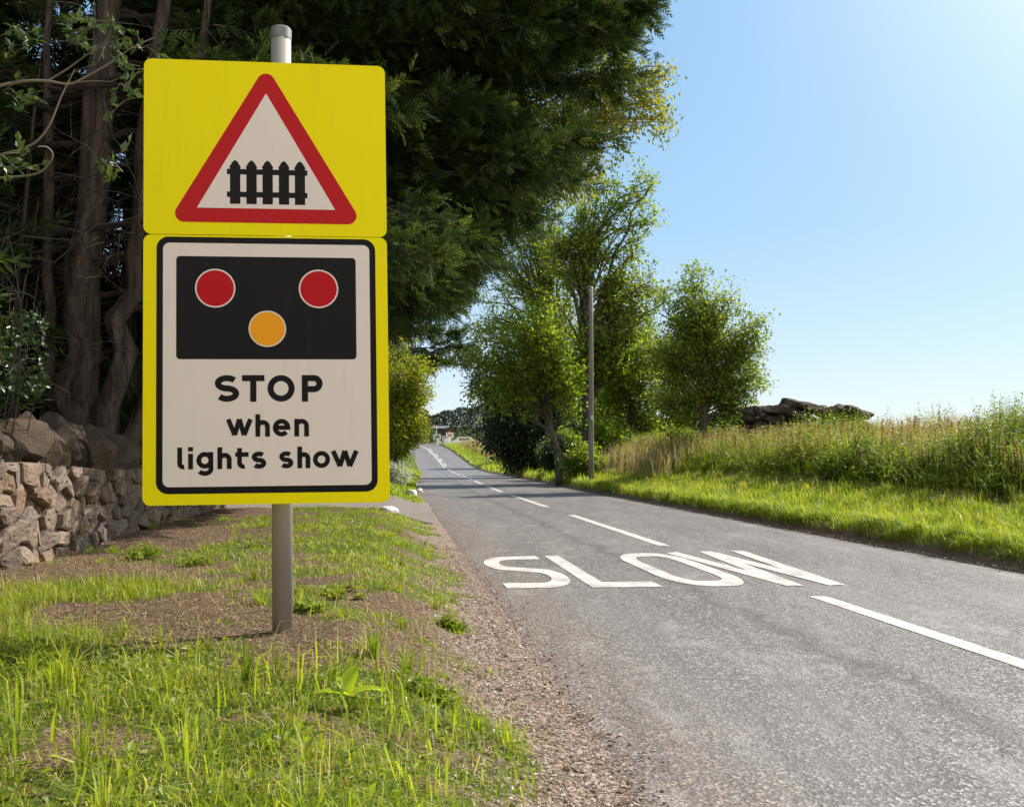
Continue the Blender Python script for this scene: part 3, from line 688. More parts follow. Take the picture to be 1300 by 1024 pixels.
# tall weeds: stems with paired leaves
def stems(mbl, X, Y, h, nl, ll, wl, tint, swidth=.006, spike=False, droop=.3, Z=None):
    m = len(X); z = (H(X, Y) if Z is None else Z); b = np.stack([X, Y, z], -1)
    ln = rng.normal(0, .10, (m, 2))
    tip = b+np.stack([ln[:, 0]*h, ln[:, 1]*h, h], -1)
    a = rng.uniform(0, np.pi, m); s = np.stack([np.cos(a), np.sin(a), 0*a], -1)*swidth/2; s2 = np.stack([-np.sin(a), np.cos(a), 0*a], -1)*swidth/2
    for ss in (s, s2):
        V = np.stack([b-ss, b+ss, tip+ss*.4, tip-ss*.4], 1).reshape(-1, 3); k = np.arange(m)*4
        mbl.add(V, np.stack([k, k+1, k+2, k+3], -1), np.repeat(np.clip(tint, 0, 1), 4))
    for j in range(nl):
        t = (.12+.86*(j+rng.random(m)*.8)/nl)[:, None] if not spike else (.62+.38*(j+rng.random(m))/nl)[:, None]
        c = b*(1-t)+tip*t; az = rng.uniform(0, 6.28, m)
        sz = (1.15-.65*t[:, 0]) if not spike else np.ones(m)
        d = unit(np.stack([np.cos(az), np.sin(az), (rng.normal(-droop+.35, .35, m) if not spike else rng.normal(.6, .5, m))], -1))
        nn = unit(np.stack([rng.normal(0, .3, m), rng.normal(0, .3, m), np.ones(m)], -1))
        add_leaves(mbl, c, d, nn, ll*sz*rng.uniform(.7, 1.3, m), wl*sz*rng.uniform(.7, 1.2, m), tint+rng.normal(0, .07, m))
mb = MB()
for (y0, y1, n, sc) in ((8.5, 16, 4200, 1), (16, 27, 3400, 1.25), (27, 45, 2400, 1.8)):
    X, Y, u = scatter_u(n*3, 2.1, 8.5, y0, y1, 1); dens = fbm(X*.8+4, Y*.8)
    k = (rng.random(len(X)) < smooth(.22, .5, dens)*1.2) & in_view(X, Y, .58); X, Y, u = X[k][:n], Y[k][:n], u[k][:n]; m = len(X)
    hh = (.55+.95*fbm(X*.9, Y*.9+20))*rng.uniform(.55, 1.1, m)*smooth(1.7, 3.1, u)*(.40+.48*smooth(11, 18, Y))*(.75+.6*smooth(.3, .7, fbm(X*.35+7, Y*.35)))+.08
    stems(mb, X, Y, hh, 17, .12*sc, .062*sc, np.clip(rng.normal(.5, .14, m)+(fbm(X*.5+50, Y*.5)-.5)*.9, 0, .9), .006*sc)
o = mb.build('tall_weeds', M['nettle']); tag(o, 'tall leafy weeds on the right bank', kind='stuff')
mb = MB()                                                           # brown dock and thistle spikes
X, Y, u = scatter_u(800, 2.4, 7, 9, 34, 1); k = in_view(X, Y, .58); X, Y = X[k], Y[k]; m = len(X)
stems(mb, X, Y, rng.uniform(.7, 1.1, m)*(.8+.15*smooth(12, 18, Y)), 30, .045, .036, np.full(m, 1.0), .010, spike=True)
tag(mb.build('dock_spikes', M['nettle']), 'brown dock seed spikes standing up among the weeds', kind='stuff')
mb = MB()                                                           # tall seeding grasses
for (y0, y1, n, sc) in ((8.5, 16, 5600, 1), (16, 30, 6500, 1.4), (30, 60, 9000, 2.4), (85, 135, 6500, 4)):
    X, Y, u = scatter_u(n, 1.9 if y0 > 28 else 2.3, 8 if y0 < 80 else 6, y0, y1, 1); dens = fbm(X*.6+30, Y*.6)
    k = (rng.random(len(X)) < smooth(.28, .55, dens)*.95+.25*(y0 > 28)) & in_view(X, Y, .58); X, Y, u = X[k], Y[k], u[k]; m = len(X)
    hh = rng.uniform(.5, .98, m)*smooth(1.5, 2.8, u)+.12
    blades(mb, X, Y, hh*.8, .0055*sc, .35, rng.uniform(0, .45, m))
    kk = rng.random(m) < .5; stems(mb, X[kk], Y[kk], hh[kk]*1.02, 9, .035*sc**.6, .010*sc, rng.uniform(.45, 1, kk.sum()), .0035*sc, spike=True)
Y = rng.uniform(9.2, 13.5, 90); X = Y*rng.uniform(.42, .56, 90); k = (X-xc(Y)-HR > 2.6); X, Y = X[k], Y[k]; m = len(X)
stems(mb, X, Y, rng.uniform(1.0, 1.5, m), 16, .03, .008, rng.uniform(.4, .9, m), .004, spike=True)
Y = rng.uniform(27, 52, 2600); X = xc(Y)+HR+rng.uniform(1.3, 3.4, 2600)
blades(mb, X, Y, rng.uniform(.6, 1.15, 2600), .014, .4, rng.uniform(.3, 1, 2600))
tag(mb.build('seeding_grass', M['straw']), 'tall pale seeding grass on the right bank', kind='stuff')
mb = MB()                                                           # green blades between the weeds
X, Y, u = scatter_u(24000, 2.0, 8, 8.5, 34, 1); k = in_view(X, Y, .58); X, Y, u = X[k], Y[k], u[k]; m = len(X)
blades(mb, X, Y, (.3+.6*rng.random(m))*smooth(1.4, 2.8, u)+.06, .007+Y*.0004, .7, np.clip(rng.normal(.45, .18, m), 0, 1))
tag(mb.build('rank_grass', M['grass']), 'rank green grass between the weeds on the bank', kind='stuff')

# ------------------------------------------------------------------ stone wall on the left
WX = lambda Y: xc(Y)-HL-3.72
wall = empty('stone_wall', (float(WX(9)), 9, float(H(WX(9), 9))))
tag(wall, 'rough rubble stone wall with big angular coping stones behind the yellow sign', 'wall')
y0w, y1w = 4.2, 16.0
def wall_top(Y): return -.30-.0317*(Y-7)-.02+.05*np.sin(Y*1.1)
def wpt(s, z, o=0):        # s = distance along (Y), o = outwards towards the road
    s = np.asarray(s, float); return np.stack([WX(s)+o+0*s, s-0*s, z+0*s], -1)
def voronoi(pts, bounds):
    x0, x1, y0_, y1_ = bounds; cells = []
    for k, p in enumerate(pts):
        d = np.linalg.norm(pts-p, axis=1); near = np.argsort(d)[1:15]
        poly = [np.array(q, float) for q in ((x0, y0_), (x1, y0_), (x1, y1_), (x0, y1_))]
        for j in near:
            q = pts[j]; m_ = (p+q)/2; nrm = q-p; new = []
            for a_, b_ in zip(poly, poly[1:]+poly[:1]):
                da, db = (a_-m_)@nrm, (b_-m_)@nrm
                if da <= 0: new.append(a_)
                if da*db < 0: new.append(a_+(b_-a_)*da/(da-db))
            poly = new
            if len(poly) < 3: break
        cells.append(np.array(poly) if len(poly) >= 3 else None)
    return cells
def zb(s): return H(WX(s)+.06, s)-.12
Lh = 1.0
npt = 330; cand = []
tries = 0
while len(cand) < npt and tries < 40000:
    tries += 1; s = rng.uniform(y0w, y1w); t_ = rng.uniform(0, Lh)
    need = rng.choice([.11, .15, .21, .30], p=[.2, .25, .3, .25])
    if all((s-c[0])**2/2.1+(t_-c[1])**2 > ((need+c[2])/2)**2 for c in cand): cand.append((s, t_, need))
pts = np.array([(c[0]/1.25, c[1]) for c in cand])
mb = MB()
for cell, cnd in zip(voronoi(pts, (y0w/1.25, y1w/1.25, -.02, Lh)), cand):
    if cell is None: continue
    c = cell.mean(0); n = len(cell)
    # resample outline
    out_ = []
    for a_, b_ in zip(cell, np.roll(cell, -1, 0)):
        m_ = max(1, int(np.linalg.norm(b_-a_)/.05))
        for j in range(m_): out_.append(a_+(b_-a_)*j/m_)
    out_ = np.array(out_); n = len(out_)
    out_ = c+(out_-c)*(1+rng.normal(0, .035, (n, 1)))
    rad = np.sqrt(((out_-c)**2).sum(1)).mean(); pro = rng.uniform(.03, .12)
    tilt = rng.normal(0, .30, 2); rings = []
    for sh, o in ((.985, -.05), (.98, .35), (.93, .85), (.70, 1.0), (.35, 1.0)):
        q = c+(out_-c)*sh; oo = (o*pro if o > 0 else -.04)+((q-c)@tilt if o > .2 else 0)*.6+rng.normal(0, .0045 if o > .2 else .0, n)
        rings.append((q, oo))
    V_ = []
    for q, oo in rings:
        s = q[:, 0]*1.25; z = zb(s)+(wall_top(s)-zb(s))*q[:, 1]/Lh
        V_.append(wpt(s, z, oo))
    s = np.array([c[0]*1.25]); z = zb(s)+(wall_top(s)-zb(s))*c[1]/Lh
    V_ = np.vstack(V_+[wpt(s, z, pro*1.0+rng.normal(0, .006))])
    kk = np.arange(n); k2 = (kk+1) % n; fq = []
    for r_ in range(4): fq.append(np.stack([r_*n+kk, r_*n+k2, (r_+1)*n+k2, (r_+1)*n+kk], -1))
    mb.add(V_, [np.vstack(fq), np.stack([4*n+kk, 4*n+k2, np.full(n, 5*n)], -1)], rng.random())
mb.build('rubble_face', M['stone'], wall)
ss = np.linspace(y0w, y1w, 60); mb = MB()
V = np.vstack([wpt(ss, zb(ss)-.1, -.03), wpt(ss, wall_top(ss)+.02, -.03), wpt(ss, wall_top(ss)+.02, -.50), wpt(ss, zb(ss)-.1, -.50)])
kk = np.arange(59); fq = [np.stack([r_*60+kk, r_*60+kk+1, ((r_+1) % 4)*60+kk+1, ((r_+1) % 4)*60+kk], -1) for r_ in range(4)]
mb.add(V, np.vstack(fq)); mb.build('mortar_core', plain('earthy mortar', (.12, .09, .07), .95, .1, bump=.6, vs=12), wall)
s = y0w+.1; q = 0
while s < y1w:
    ln = rng.uniform(.26, .56); hh = rng.uniform(.30, .48)*(.8 if s < 7.2 else 1); rv, rf = SLAB[q % 12]
    a = rng.uniform(-.5, .5); tl = rng.normal(.35, .3)
    V = rv*[.34, ln*.72, hh*.80]; ca, sa = math.cos(tl), math.sin(tl)
    V = np.stack([V[:, 0], V[:, 1]*ca-V[:, 2]*sa, V[:, 1]*sa+V[:, 2]*ca], -1)
    ca, sa = math.cos(a), math.sin(a); V = np.stack([V[:, 0]*ca-V[:, 1]*sa, V[:, 0]*sa+V[:, 1]*ca, V[:, 2]], -1)
    V += wpt(np.array([s+ln/2]), float(wall_top(s+ln/2))+hh*.40, -.17)
    mk('coping_stone', V, rf, M['coping'], wall, tint=np.full(len(V), rng.random()*.8), smooth=False)
    s += ln*.74; q += 1

# loose stones on the ground, white stones by the lawn
def stone(px, py, Y, sx, sz, mat, label, cat='stone', name='stone', seed=0, group=None, z=None):
    p = at(px, py, Y); p[2] = float(H(p[0], p[1])) if z is None else z
    rv, rf = ROCK[seed % 12]; V = rv*[sx, sx*.8, sz]+p+[0, 0, sz*.45]
    o = mk(name, V, rf, mat, at=tuple(p), tint=np.full(len(V), .6), smooth=True); return tag(o, label, cat, group)
stone(521.5, 624, 25.3, .17, .17, M['white_stone'], 'larger whitewashed stone on the bright lawn beyond the driveway', name='white_stone', seed=1, group='white stones beside the driveway')
stone(533, 616, 30, .12, .12, M['white_stone'], 'smaller whitewashed stone farther up the lawn edge beside the road', name='white_stone', seed=2, group='white stones beside the driveway')
stone(495, 645, 15.6, .17, .08, M['white_stone'], 'flat whitewashed stone at the near side of the driveway, beside the yellow board', name='white_stone', seed=3, group='white stones beside the driveway')

# ------------------------------------------------------------------ trees
def blob_tree(name, base, trunk, r0, blobs, nlimb, ntwig, nleaf, leaf, sig, mat, bark, label, cat='tree', group=None, up=.5, limb_r=.35, twig_l=1.0, tint=(.5, .18), start=.25, droop=0., kind=None, surf=.55):
    base = np.asarray(base, float); root = empty(name, tuple(base)); tag(root, label, cat, group)
    TP = base+np.asarray(trunk, float)
    n = 14; tt = np.linspace(0, 1, n); seg = np.linspace(0, 1, len(TP))
    TPs = np.stack([np.interp(tt, seg, TP[:, j]) for j in range(3)], -1)
    TPs[1:-1] += rng.normal(0, r0*.10, (n-2, 3))*[1, 1, 0]
    rad = r0*(1-.82*tt**.8); rad[0] *= 1.45; rad[1] *= 1.12
    mbt = MB(); mbt.add(*tube(TPs, rad, 10)); mbl = MB()
    Bc = np.array([b[:3] for b in blobs], float)+base; Br = np.array([b[3:6] for b in blobs], float); Bw = np.array([b[6] if len(b) > 6 else np.prod(b[3:6])**.66 for b in blobs])
    Bw = Bw/Bw.sum(); C, D = [], []
    for k in range(nlimb):
        j = rng.choice(len(blobs), p=Bw); v = rvec(1)[0]; tgt = Bc[j]+v*Br[j]*rng.uniform(surf, .95)
        hs = rng.uniform(start, 1)*.95; z_lim = (tgt[2]-TP[0][2])*.85; q = np.stack([np.interp(hs, tt, TPs[:, i_]) for i_ in range(3)])
        while q[2]-TP[0][2] > z_lim and hs > start*.9: hs -= .05; q = np.stack([np.interp(hs, tt, TPs[:, i_]) for i_ in range(3)])
        dlt = tgt-q; ctl = q+dlt*[.35, .35, 0]+[0, 0, dlt[2]*(.35+up*.4)+np.linalg.norm(dlt[:2])*.15*up]
        Pl = bez(q, ctl, tgt, 9); Pl[1:-1] += rng.normal(0, .03*np.linalg.norm(dlt)/3, (7, 3))
        rl = max(.012, limb_r*r0*rng.uniform(.5, 1)*(1-hs*.45)); mbt.add(*tube(Pl, rl*(1-.8*np.linspace(0, 1, 9)), 5, False))
        ts = rng.uniform(.35, 1.0, ntwig); 
        for t in ts:
            a_ = np.stack([np.interp(t, np.linspace(0, 1, 9), Pl[:, i_]) for i_ in range(3)])
            dv = unit(rvec(1)[0]*.9+unit(dlt)*.7+[0, 0, .25*up-droop]); Lt = twig_l*rng.uniform(.4, 1.1)
            e = a_+dv*Lt; cpt = a_+dv*Lt*.5+[0, 0, .12*Lt*(1 if droop == 0 else 1.5)]; e[2] -= droop*Lt*.6
            Pt = bez(a_, cpt, e, 5); mbt.add(*tube(Pt, max(.005, rl*.22)*np.linspace(1, .35, 5), 3, False))
            m = nleaf; tt2 = rng.beta(2.2, 1.1, m); cc = Pt[np.clip((tt2*4).astype(int), 0, 4)]+rng.normal(0, sig, (m, 3))*[1, 1, .8]
            C.append(cc); D.append(np.repeat(dv[None], m, 0))
    C = np.vstack(C); D = np.vstack(D); m = len(C)
    d = unit(D*.6+rng.normal(0, .7, (m, 3))+[0, 0, -.25-droop]); nn = unit(rng.normal(0, .55, (m, 3))+[0, 0, 1])
    ti = np.clip(rng.normal(tint[0], tint[1], m)+(fbm(C[:, 0]*1.2/twig_l, C[:, 2]*1.2/twig_l+C[:, 1])-.5)*.5, 0, 1)
    add_leaves(mbl, C, d, nn, leaf*rng.uniform(.6, 1.25, m), leaf*.55*rng.uniform(.6, 1.2, m), ti)
    mbt.build('trunk', bark, root, smooth=True); mbl.build('crown', mat, root)
    return root
def gz(px, Y): X = at(px, 540, Y)[0]; return np.array([X, Y, float(H(X, Y))-.08])

# tall sparse ash, right of the road
b = gz(744, 40); bz = b[2]
S = 43/1200.
def bl(b, px, py, rx, ry_=None, dep=None, w=None, Y=None):
    """crown lobe: centre and radii read off as pixels at the tree's distance"""
    Yd = b[1] if Y is None else Y; p = at(px, py, Yd)-b; s = Yd/1200.; ry_ = ry_ or rx
    t = [p[0], p[1], p[2], rx*s, (dep or rx)*s, ry_*s]
    return t+[w] if w else t
blob_tree('ash_tree', b, [(0, 0, 0), (.05, 0, 3.5), (-.1, .1, 7), (.2, 0, 10.6)], .24,
          [bl(b, 745, 285, 50, 50), bl(b, 812, 300, 40, 55), bl(b, 725, 345, 45, 55), bl(b, 810, 385, 50, 50), bl(b, 762, 232, 42, 20), bl(b, 822, 245, 26, 24), bl(b, 755, 450, 65, 50), bl(b, 700, 300, 25, 40), bl(b, 805, 470, 45, 45)],
          90, 10, 22, .20, .17, M['ash'], M['bark_ivy'], 'tallest sparse ash tree with open sky showing between its upswept branches, behind the wooden pole', 'tree', up=1.0, twig_l=1.25, limb_r=.55, tint=(.5, .22), start=.2, surf=.3)
b = gz(698, 48)
blob_tree('ash_tree', b, [(0, 0, 0), (-.1, 0, 4.3), (0, .1, 7.6), (-.2, 0, 11.3)], .22,
          [bl(b, 690, 270, 38, 38), bl(b, 645, 315, 40, 50), bl(b, 715, 330, 34, 55), bl(b, 628, 385, 45, 45), bl(b, 690, 410, 60, 45), bl(b, 605, 430, 32, 38), bl(b, 655, 275, 24, 30)],
          96, 9, 13, .19, .2, M['ash'], M['bark_ivy'], 'nearly bare ash tree left of the tallest one, thin dark branches against the sky', 'tree', up=1.1, twig_l=1.3, limb_r=.55, tint=(.55, .22), start=.25)
b = gz(897, 31)
blob_tree('field_tree', b, [(0, 0, 0), (-.05, 0, 1.6), (-.2, 0, 3.0), (.1, .1, 5.3)], .13,
          [bl(b, 872, 395, 40, 42), bl(b, 905, 430, 46, 45), bl(b, 946, 470, 34, 50), bl(b, 846, 450, 42, 55), bl(b, 890, 352, 20, 28), bl(b, 938, 368, 12, 38), bl(b, 925, 500, 52, 38, w=1.5), bl(b, 845, 505, 44, 38), bl(b, 958, 430, 18, 40)],
          90, 11, 26, .14, .14, M['ash'], M['bark_grey'], 'rounded leafy tree standing alone at the right end of the tree line against the sky', 'tree', up=.7, twig_l=.75, tint=(.5, .2), start=.25, surf=.35, limb_r=.5)
b = gz(800, 41)
blob_tree('bushy_tree', b, [(0, 0, 0), (.1, 0, 2), (0, 0, 4.2)], .16,
          [bl(b, 785, 470, 50, 50), bl(b, 830, 435, 38, 50), bl(b, 770, 520, 45, 40), bl(b, 838, 512, 45, 40), bl(b, 858, 470, 34, 46)],
          70, 10, 22, .15, .15, M['maple'], M['bark_grey'], 'bushy mid-green tree filling the gap between the wooden pole and the lone field tree', 'tree', up=.5, twig_l=.8, tint=(.45, .2))
b = gz(714, 37)
blob_tree('leaning_tree', b, [(0, 0, 0), (-.3, 0, 1.6), (-.65, .1, 2.9), (-1.0, .2, 4.6)], .21,
          [bl(b, 640, 425, 48, 34), bl(b, 690, 410, 50, 38), bl(b, 722, 455, 38, 45), bl(b, 606, 475, 34, 34), bl(b, 655, 490, 50, 34), bl(b, 735, 500, 26, 34), bl(b, 585, 445, 22, 24)],
          70, 9, 19, .17, .15, M['maple'], M['bark_ivy'], 'tree with a thick dark trunk leaning left over the road verge and bright broad leaves', 'tree', up=.3, twig_l=.8, tint=(.52, .2), start=.45)
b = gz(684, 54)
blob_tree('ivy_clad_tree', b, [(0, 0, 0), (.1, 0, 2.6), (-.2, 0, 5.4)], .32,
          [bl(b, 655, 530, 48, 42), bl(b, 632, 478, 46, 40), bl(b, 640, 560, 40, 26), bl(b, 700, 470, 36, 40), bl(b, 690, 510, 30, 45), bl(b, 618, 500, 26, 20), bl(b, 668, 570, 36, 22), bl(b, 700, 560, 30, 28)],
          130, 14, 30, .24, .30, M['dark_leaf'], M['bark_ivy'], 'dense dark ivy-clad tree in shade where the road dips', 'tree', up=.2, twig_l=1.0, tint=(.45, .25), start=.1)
b = gz(641, 62); b[0] = float(xc(62))+HR+.9; b[2] = float(H(b[0], 62))-.05
blob_tree('roadside_shrub', b, [(0, 0, 0), (0, 0, 1.0), (.1, 0, 2)], .08,
          [(0, 0, 1.2, 1.3, 1.3, 1.2), (1.0, 1, .9, 1.0, 1, .8)],
          34, 10, 20, .2, .2, M['maple'], M['bark_grey'], 'light green shrub below the dark ivy-clad tree at the road edge', 'shrub', up=.2, twig_l=.6, tint=(.55, .2), start=.1)
for px, Y, hh, lab in ((755, 66, 8, 'pale green tree seen between the leaning trunk and the wooden pole'), (600, 92, 7.5, 'distant round tree above the dip in the road'), (560, 75, 9, 'distant tree beyond the left roadside')):
    b = gz(px, Y)
    if px == 600: b[0] = float(xc(92))+HR+4.5; b[2] = float(H(b[0], Y))
    if px == 560: b[0] = float(xc(75))-HL-3.5; b[2] = float(H(b[0], Y))
    blob_tree('background_tree', b, [(0, 0, 0), (.1, 0, hh*.5), (0, 0, hh*.9)], .22, [(0, 0, hh*.62, 2.3, 2.3, hh*.34), (1.6, 0, hh*.45, 1.8, 1.8, hh*.25), (-1.5, 0, hh*.5, 1.8, 1.8, hh*.25)],
              46, 11, 24, .28, .35, M['maple'], M['bark_grey'], lab, 'tree', up=.5, twig_l=1.2, tint=(.5, .2), group='trees in the background')
for px, Y, r_, mt_, lab in ((648, 44, 1.0, 'dark_leaf', 'dark low bush just left of the leaning trunk'), (682, 45, 1.2, 'maple', 'mid-green bush directly behind the leaning trunk'),
                            (735, 36, .75, 'maple', 'small bright bush between the leaning trunk and the wooden pole'), (778, 39, 1.0, 'maple', 'spreading bush just right of the wooden pole'), (865, 33.5, .7, 'ash', 'low bush at the foot of the lone field tree')):
    b = gz(px, Y); e_ = float(xc(Y))+HR
    if b[0] < e_+r_*1.0: b[0] = e_+r_*1.0; b[2] = float(H(b[0], Y))-.05
    blob_tree('roadside_shrub', b, [(0, 0, 0), (0, 0, r_*.6), (.1, 0, r_*1.3)], .06, [(0, 0, r_*.9, r_, r_, r_*.85), (r_*.8, .4, r_*.6, r_*.8, r_*.8, r_*.6)],
              44, 11, 22, .15, .14, M[mt_], M['bark_grey'], lab, 'shrub', up=.2, twig_l=.5, tint=(.42, .2), start=.1, group='shrubs along the right bank')
# left: small tree by the lawn, silver shrub
b = gz(497, 33)
blob_tree('small_tree', b, [(0, 0, 0), (.15, 0, .9), (.05, .1, 2.4)], .10,
          [bl(b, 505, 470, 38, 46), bl(b, 520, 520, 34, 38), bl(b, 535, 480, 22, 35), bl(b, 500, 545, 36, 26), bl(b, 488, 430, 26, 22), bl(b, 530, 550, 20, 18)],
          90, 13, 26, .11, .14, M['round_leaf'], M['bark_grey'], 'small rounded tree with yellow-green leaves beside the right edge of the yellow board', 'tree', up=.3, twig_l=.45, tint=(.5, .2), start=.15, droop=.15)
b = gz(502, 30)
blob_tree('silver_shrub', b, [(0, 0, 0), (0, 0, .4)], .03, [(0, 0, .42, .55, .5, .38), (-.4, 0, .5, .4, .4, .4)], 40, 8, 14, .075, .06, M['silver'], M['bark_grey'], 'low shrub with silvery white leaves on the lawn under the small tree', 'shrub', twig_l=.25, start=.05)
# birch with hanging yellow-green leaves, its trunk behind the cypresses
b = np.array([-6.8, 21.5, float(H(-6.8, 21.5))])
b = np.array([-7.2, 25.0, 0]); b[2] = float(H(b[0], b[1]))
blob_tree('birch_tree', b, [(0, 0, 0), (.6, -.5, 4), (1.4, -1.5, 8), (2.2, -2, 12)], .22,
          [bl(b, 810, 25, 38, 60, 60, Y=22), bl(b, 835, 120, 17, 52, 40, Y=22, w=1.1), bl(b, 770, 160, 34, 36, 50, Y=22), bl(b, 740, 200, 30, 36, 50, Y=22, w=1.5), bl(b, 700, 200, 34, 42, 50, Y=22), bl(b, 660, 240, 22, 40, 50, Y=22, w=.8), bl(b, 790, -60, 70, 60, 80, Y=22)],
          120, 15, 46, .12, .15, M['birch'], M['bark_grey'], 'birch whose hanging sprays of small yellow-green leaves show beyond the dark cypress boughs', 'tree', up=.8, twig_l=.85, droop=.75, tint=(.5, .22), start=.4)

# cypresses
def cypress(name, base, stemsdef, branches, label, seed, spray=.30, dens=1.0, group='cypresses behind the stone wall', under=None):
    r = np.random.default_rng(seed); base = np.asarray(base, float); root = empty(name, tuple(base)); tag(root, label, 'tree', group)
    mbt, mbb, mbf = MB(), MB(), MB(); tops = []
    for sp in stemsdef:
        P = base+np.asarray(sp[1], float); n = 16; tt = np.linspace(0, 1, n); seg = np.linspace(0, 1, len(P))
        Q = np.stack([np.interp(tt, seg, P[:, j]) for j in range(3)], -1); Q[1:-1] += r.normal(0, sp[0]*.22, (n-2, 3))*[1, 1, 0]
        rad = sp[0]*(1-.75*tt); rad[0] *= 1.5; rad[1] *= 1.15
        V, f = tube(Q, rad, 14); th = np.arctan2(V[:, 1], V[:, 0]); 
        V = V+(np.array([mnoise.noise(Vector((v[0]*9, v[1]*9, v[2]*.9))) for v in V])*sp[0]*.35)[:, None]*[1, 1, 0]
        mbt.add(V, f, .5); tops.append(Q)
    SO, SD = [], []
    for (h, az, L, rise) in branches(r):
        Q = tops[r.integers(len(tops))] if len(tops) > 1 else tops[0]
        zr_ = np.clip((h)/(Q[-1][2]-Q[0][2]), .02, .98); q = np.stack([np.interp(zr_, np.linspace(0, 1, len(Q)), Q[:, j]) for j in range(3)])
        d = np.array([math.cos(az), math.sin(az), 0]); e = q+d*L+[0, 0, rise*L]; cpt = q+d*L*.5+[0, 0, (rise+.16)*L*.5]
        P = bez(q, cpt, e, 10); P[1:-1] += r.normal(0, .05, (8, 3))
        if under:
            bad = np.where(P[:, 2] < np.interp(np.hypot(P[:, 0]-base[0], (P[:, 1]-base[1])*.6), *under)+.15)[0]; bad = bad[bad > 2]
            if len(bad): P = np.stack([np.interp(np.linspace(0, bad[0]-1, 10), np.arange(10), P[:, j]) for j in range(3)], -1); L *= bad[0]/10
        mbb.add(*tube(P, (.012+.0065*L)*np.linspace(1.2, .2, 10), 5, False))
        nb = int(L*6.5*dens)
        for t in r.uniform(.36, 1.0, nb)**.8:
            t = min(t, .99); a_ = np.stack([np.interp(t, np.linspace(0, 1, 10), P[:, j]) for j in range(3)])
            sd_ = r.choice([-1, 1]); side = np.array([-d[1], d[0], 0])*sd_
            dv = unit(d*.75+side*r.uniform(.2, 1.1)+[0, 0, r.normal(.02, .28)]); Lb = r.uniform(.45, 1.15)*(1.15-.45*t)
            if under and a_[2] < np.interp(math.hypot(a_[0]-base[0], (a_[1]-base[1])*.6), *under): continue
            Pb = bez(a_, a_+dv*Lb*.5+[0, 0, .08*Lb], a_+dv*Lb+[0, 0, -.10*Lb], 6); mbb.add(*tube(Pb, .006*np.linspace(1.1, .4, 6), 3, False))
            m = int(7*dens+3*r.random()); k = r.uniform(.15, 1, m); cc = np.stack([np.interp(k, np.linspace(0, 1, 6), Pb[:, j]) for j in range(3)], -1)+r.normal(0, .04, (m, 3))
            sdir = unit(dv+r.normal(0, .5, (m, 3))+[0, 0, -.1])
            if under:                                             # boughs rise outwards: the crown's underside
                dd_ = np.hypot(cc[:, 0]-base[0], (cc[:, 1]-base[1])*.6); ok_ = cc[:, 2] > np.interp(dd_, *under)+r.normal(0, .12, m); cc = cc[ok_]; sdir = sdir[ok_]
            SO.append(cc); SD.append(sdir)
    O = np.vstack(SO); D = np.vstack(SD); m = len(O); nn = unit(r.normal(0, .55, (m, 3))+[0, 0, .8]); s = unit(np.cross(D, nn)); Ls = spray*r.uniform(.6, 1.3, m)
    ti = np.clip(r.normal(.42, .17, m)+(fbm(O[:, 0]*1.4, O[:, 2]*1.4+O[:, 1])-.5)*.6, 0, 1)
    J = 9
    for j in range(J):
        f_ = (j+.6)/J; sg = 1 if j % 2 else -1
        o_ = O+D*(Ls*f_*.85)[:, None]+np.array([0, 0, -.10])*(Ls*f_**2)[:, None]
        dd = D*.8+s*sg*.62 if j < J-1 else D; dd = unit(dd+r.normal(0, .12, (m, 3)))
        add_leaves(mbf, o_, dd, nn, Ls*(.52-.30*f_), Ls*.085, ti+f_*.18-.05, .1)
    add_leaves(mbf, O, D, nn, Ls*1.05, Ls*.07, ti, .1)
    mbt.build('trunk', M['bark'], root, smooth=True); mbb.build('branches', M['twig'], root); mbf.build('foliage', M['cypress'], root)
    return root
def fan(nlow, h0, h1, az0, az1, Lf, rise=(.05, .25)):
    def f(r):
        for _ in range(nlow):
            h = r.uniform(h0, h1); az = r.uniform(az0, az1); yield h, az, Lf(h, az)*r.uniform(.75, 1.08), r.uniform(*rise)
    return f
g1 = at(103, 522, 10.6); bA = np.array([g1[0], 10.6, float(H(g1[0]-.1, 10.6))-.05])
sA = [(.25, [(-.05, 0, 0), (-.10, 0, 1.5), (-.02, .1, 4), (.1, .2, 9)]),
      (.22, [(.05, .1, 0), (-.02, .05, 1.2), (.0, .1, 3), (.3, .3, 8)]),
      (.18, [(.12, -.05, 0), (.30, -.08, 1.0), (.52, -.1, 2.2), (.62, 0, 3.6), (.9, .2, 8)]),
      (.14, [(.20, .05, .1), (.48, .1, .9), (.80, .1, 1.9), (1.05, .1, 3.4), (1.3, .3, 7)]),
      (.10, [(-.28, .05, 0), (-.38, 0, 1.6), (-.50, .1, 4), (-.5, 0, 8)]),
      (.06, [(-.55, -.1, 0), (-.62, -.15, 1.0), (-.72, -.1, 2.6), (-.6, 0, 5)])]
cypress('cypress_tree', bA, sA, fan(80, 4.0, 9.5, -.1, 1.5, lambda h, a: 4.0*(1-.25*abs(a))*(1-(h-4)/14), (-.02, .22)),
        'cypress with clustered pale fibrous stems just behind the wall, left of the yellow board', 21, .23, 1.4)
bB = np.array([-5.7, 13.9, 0]); bB[2] = float(H(*bB[:2]))
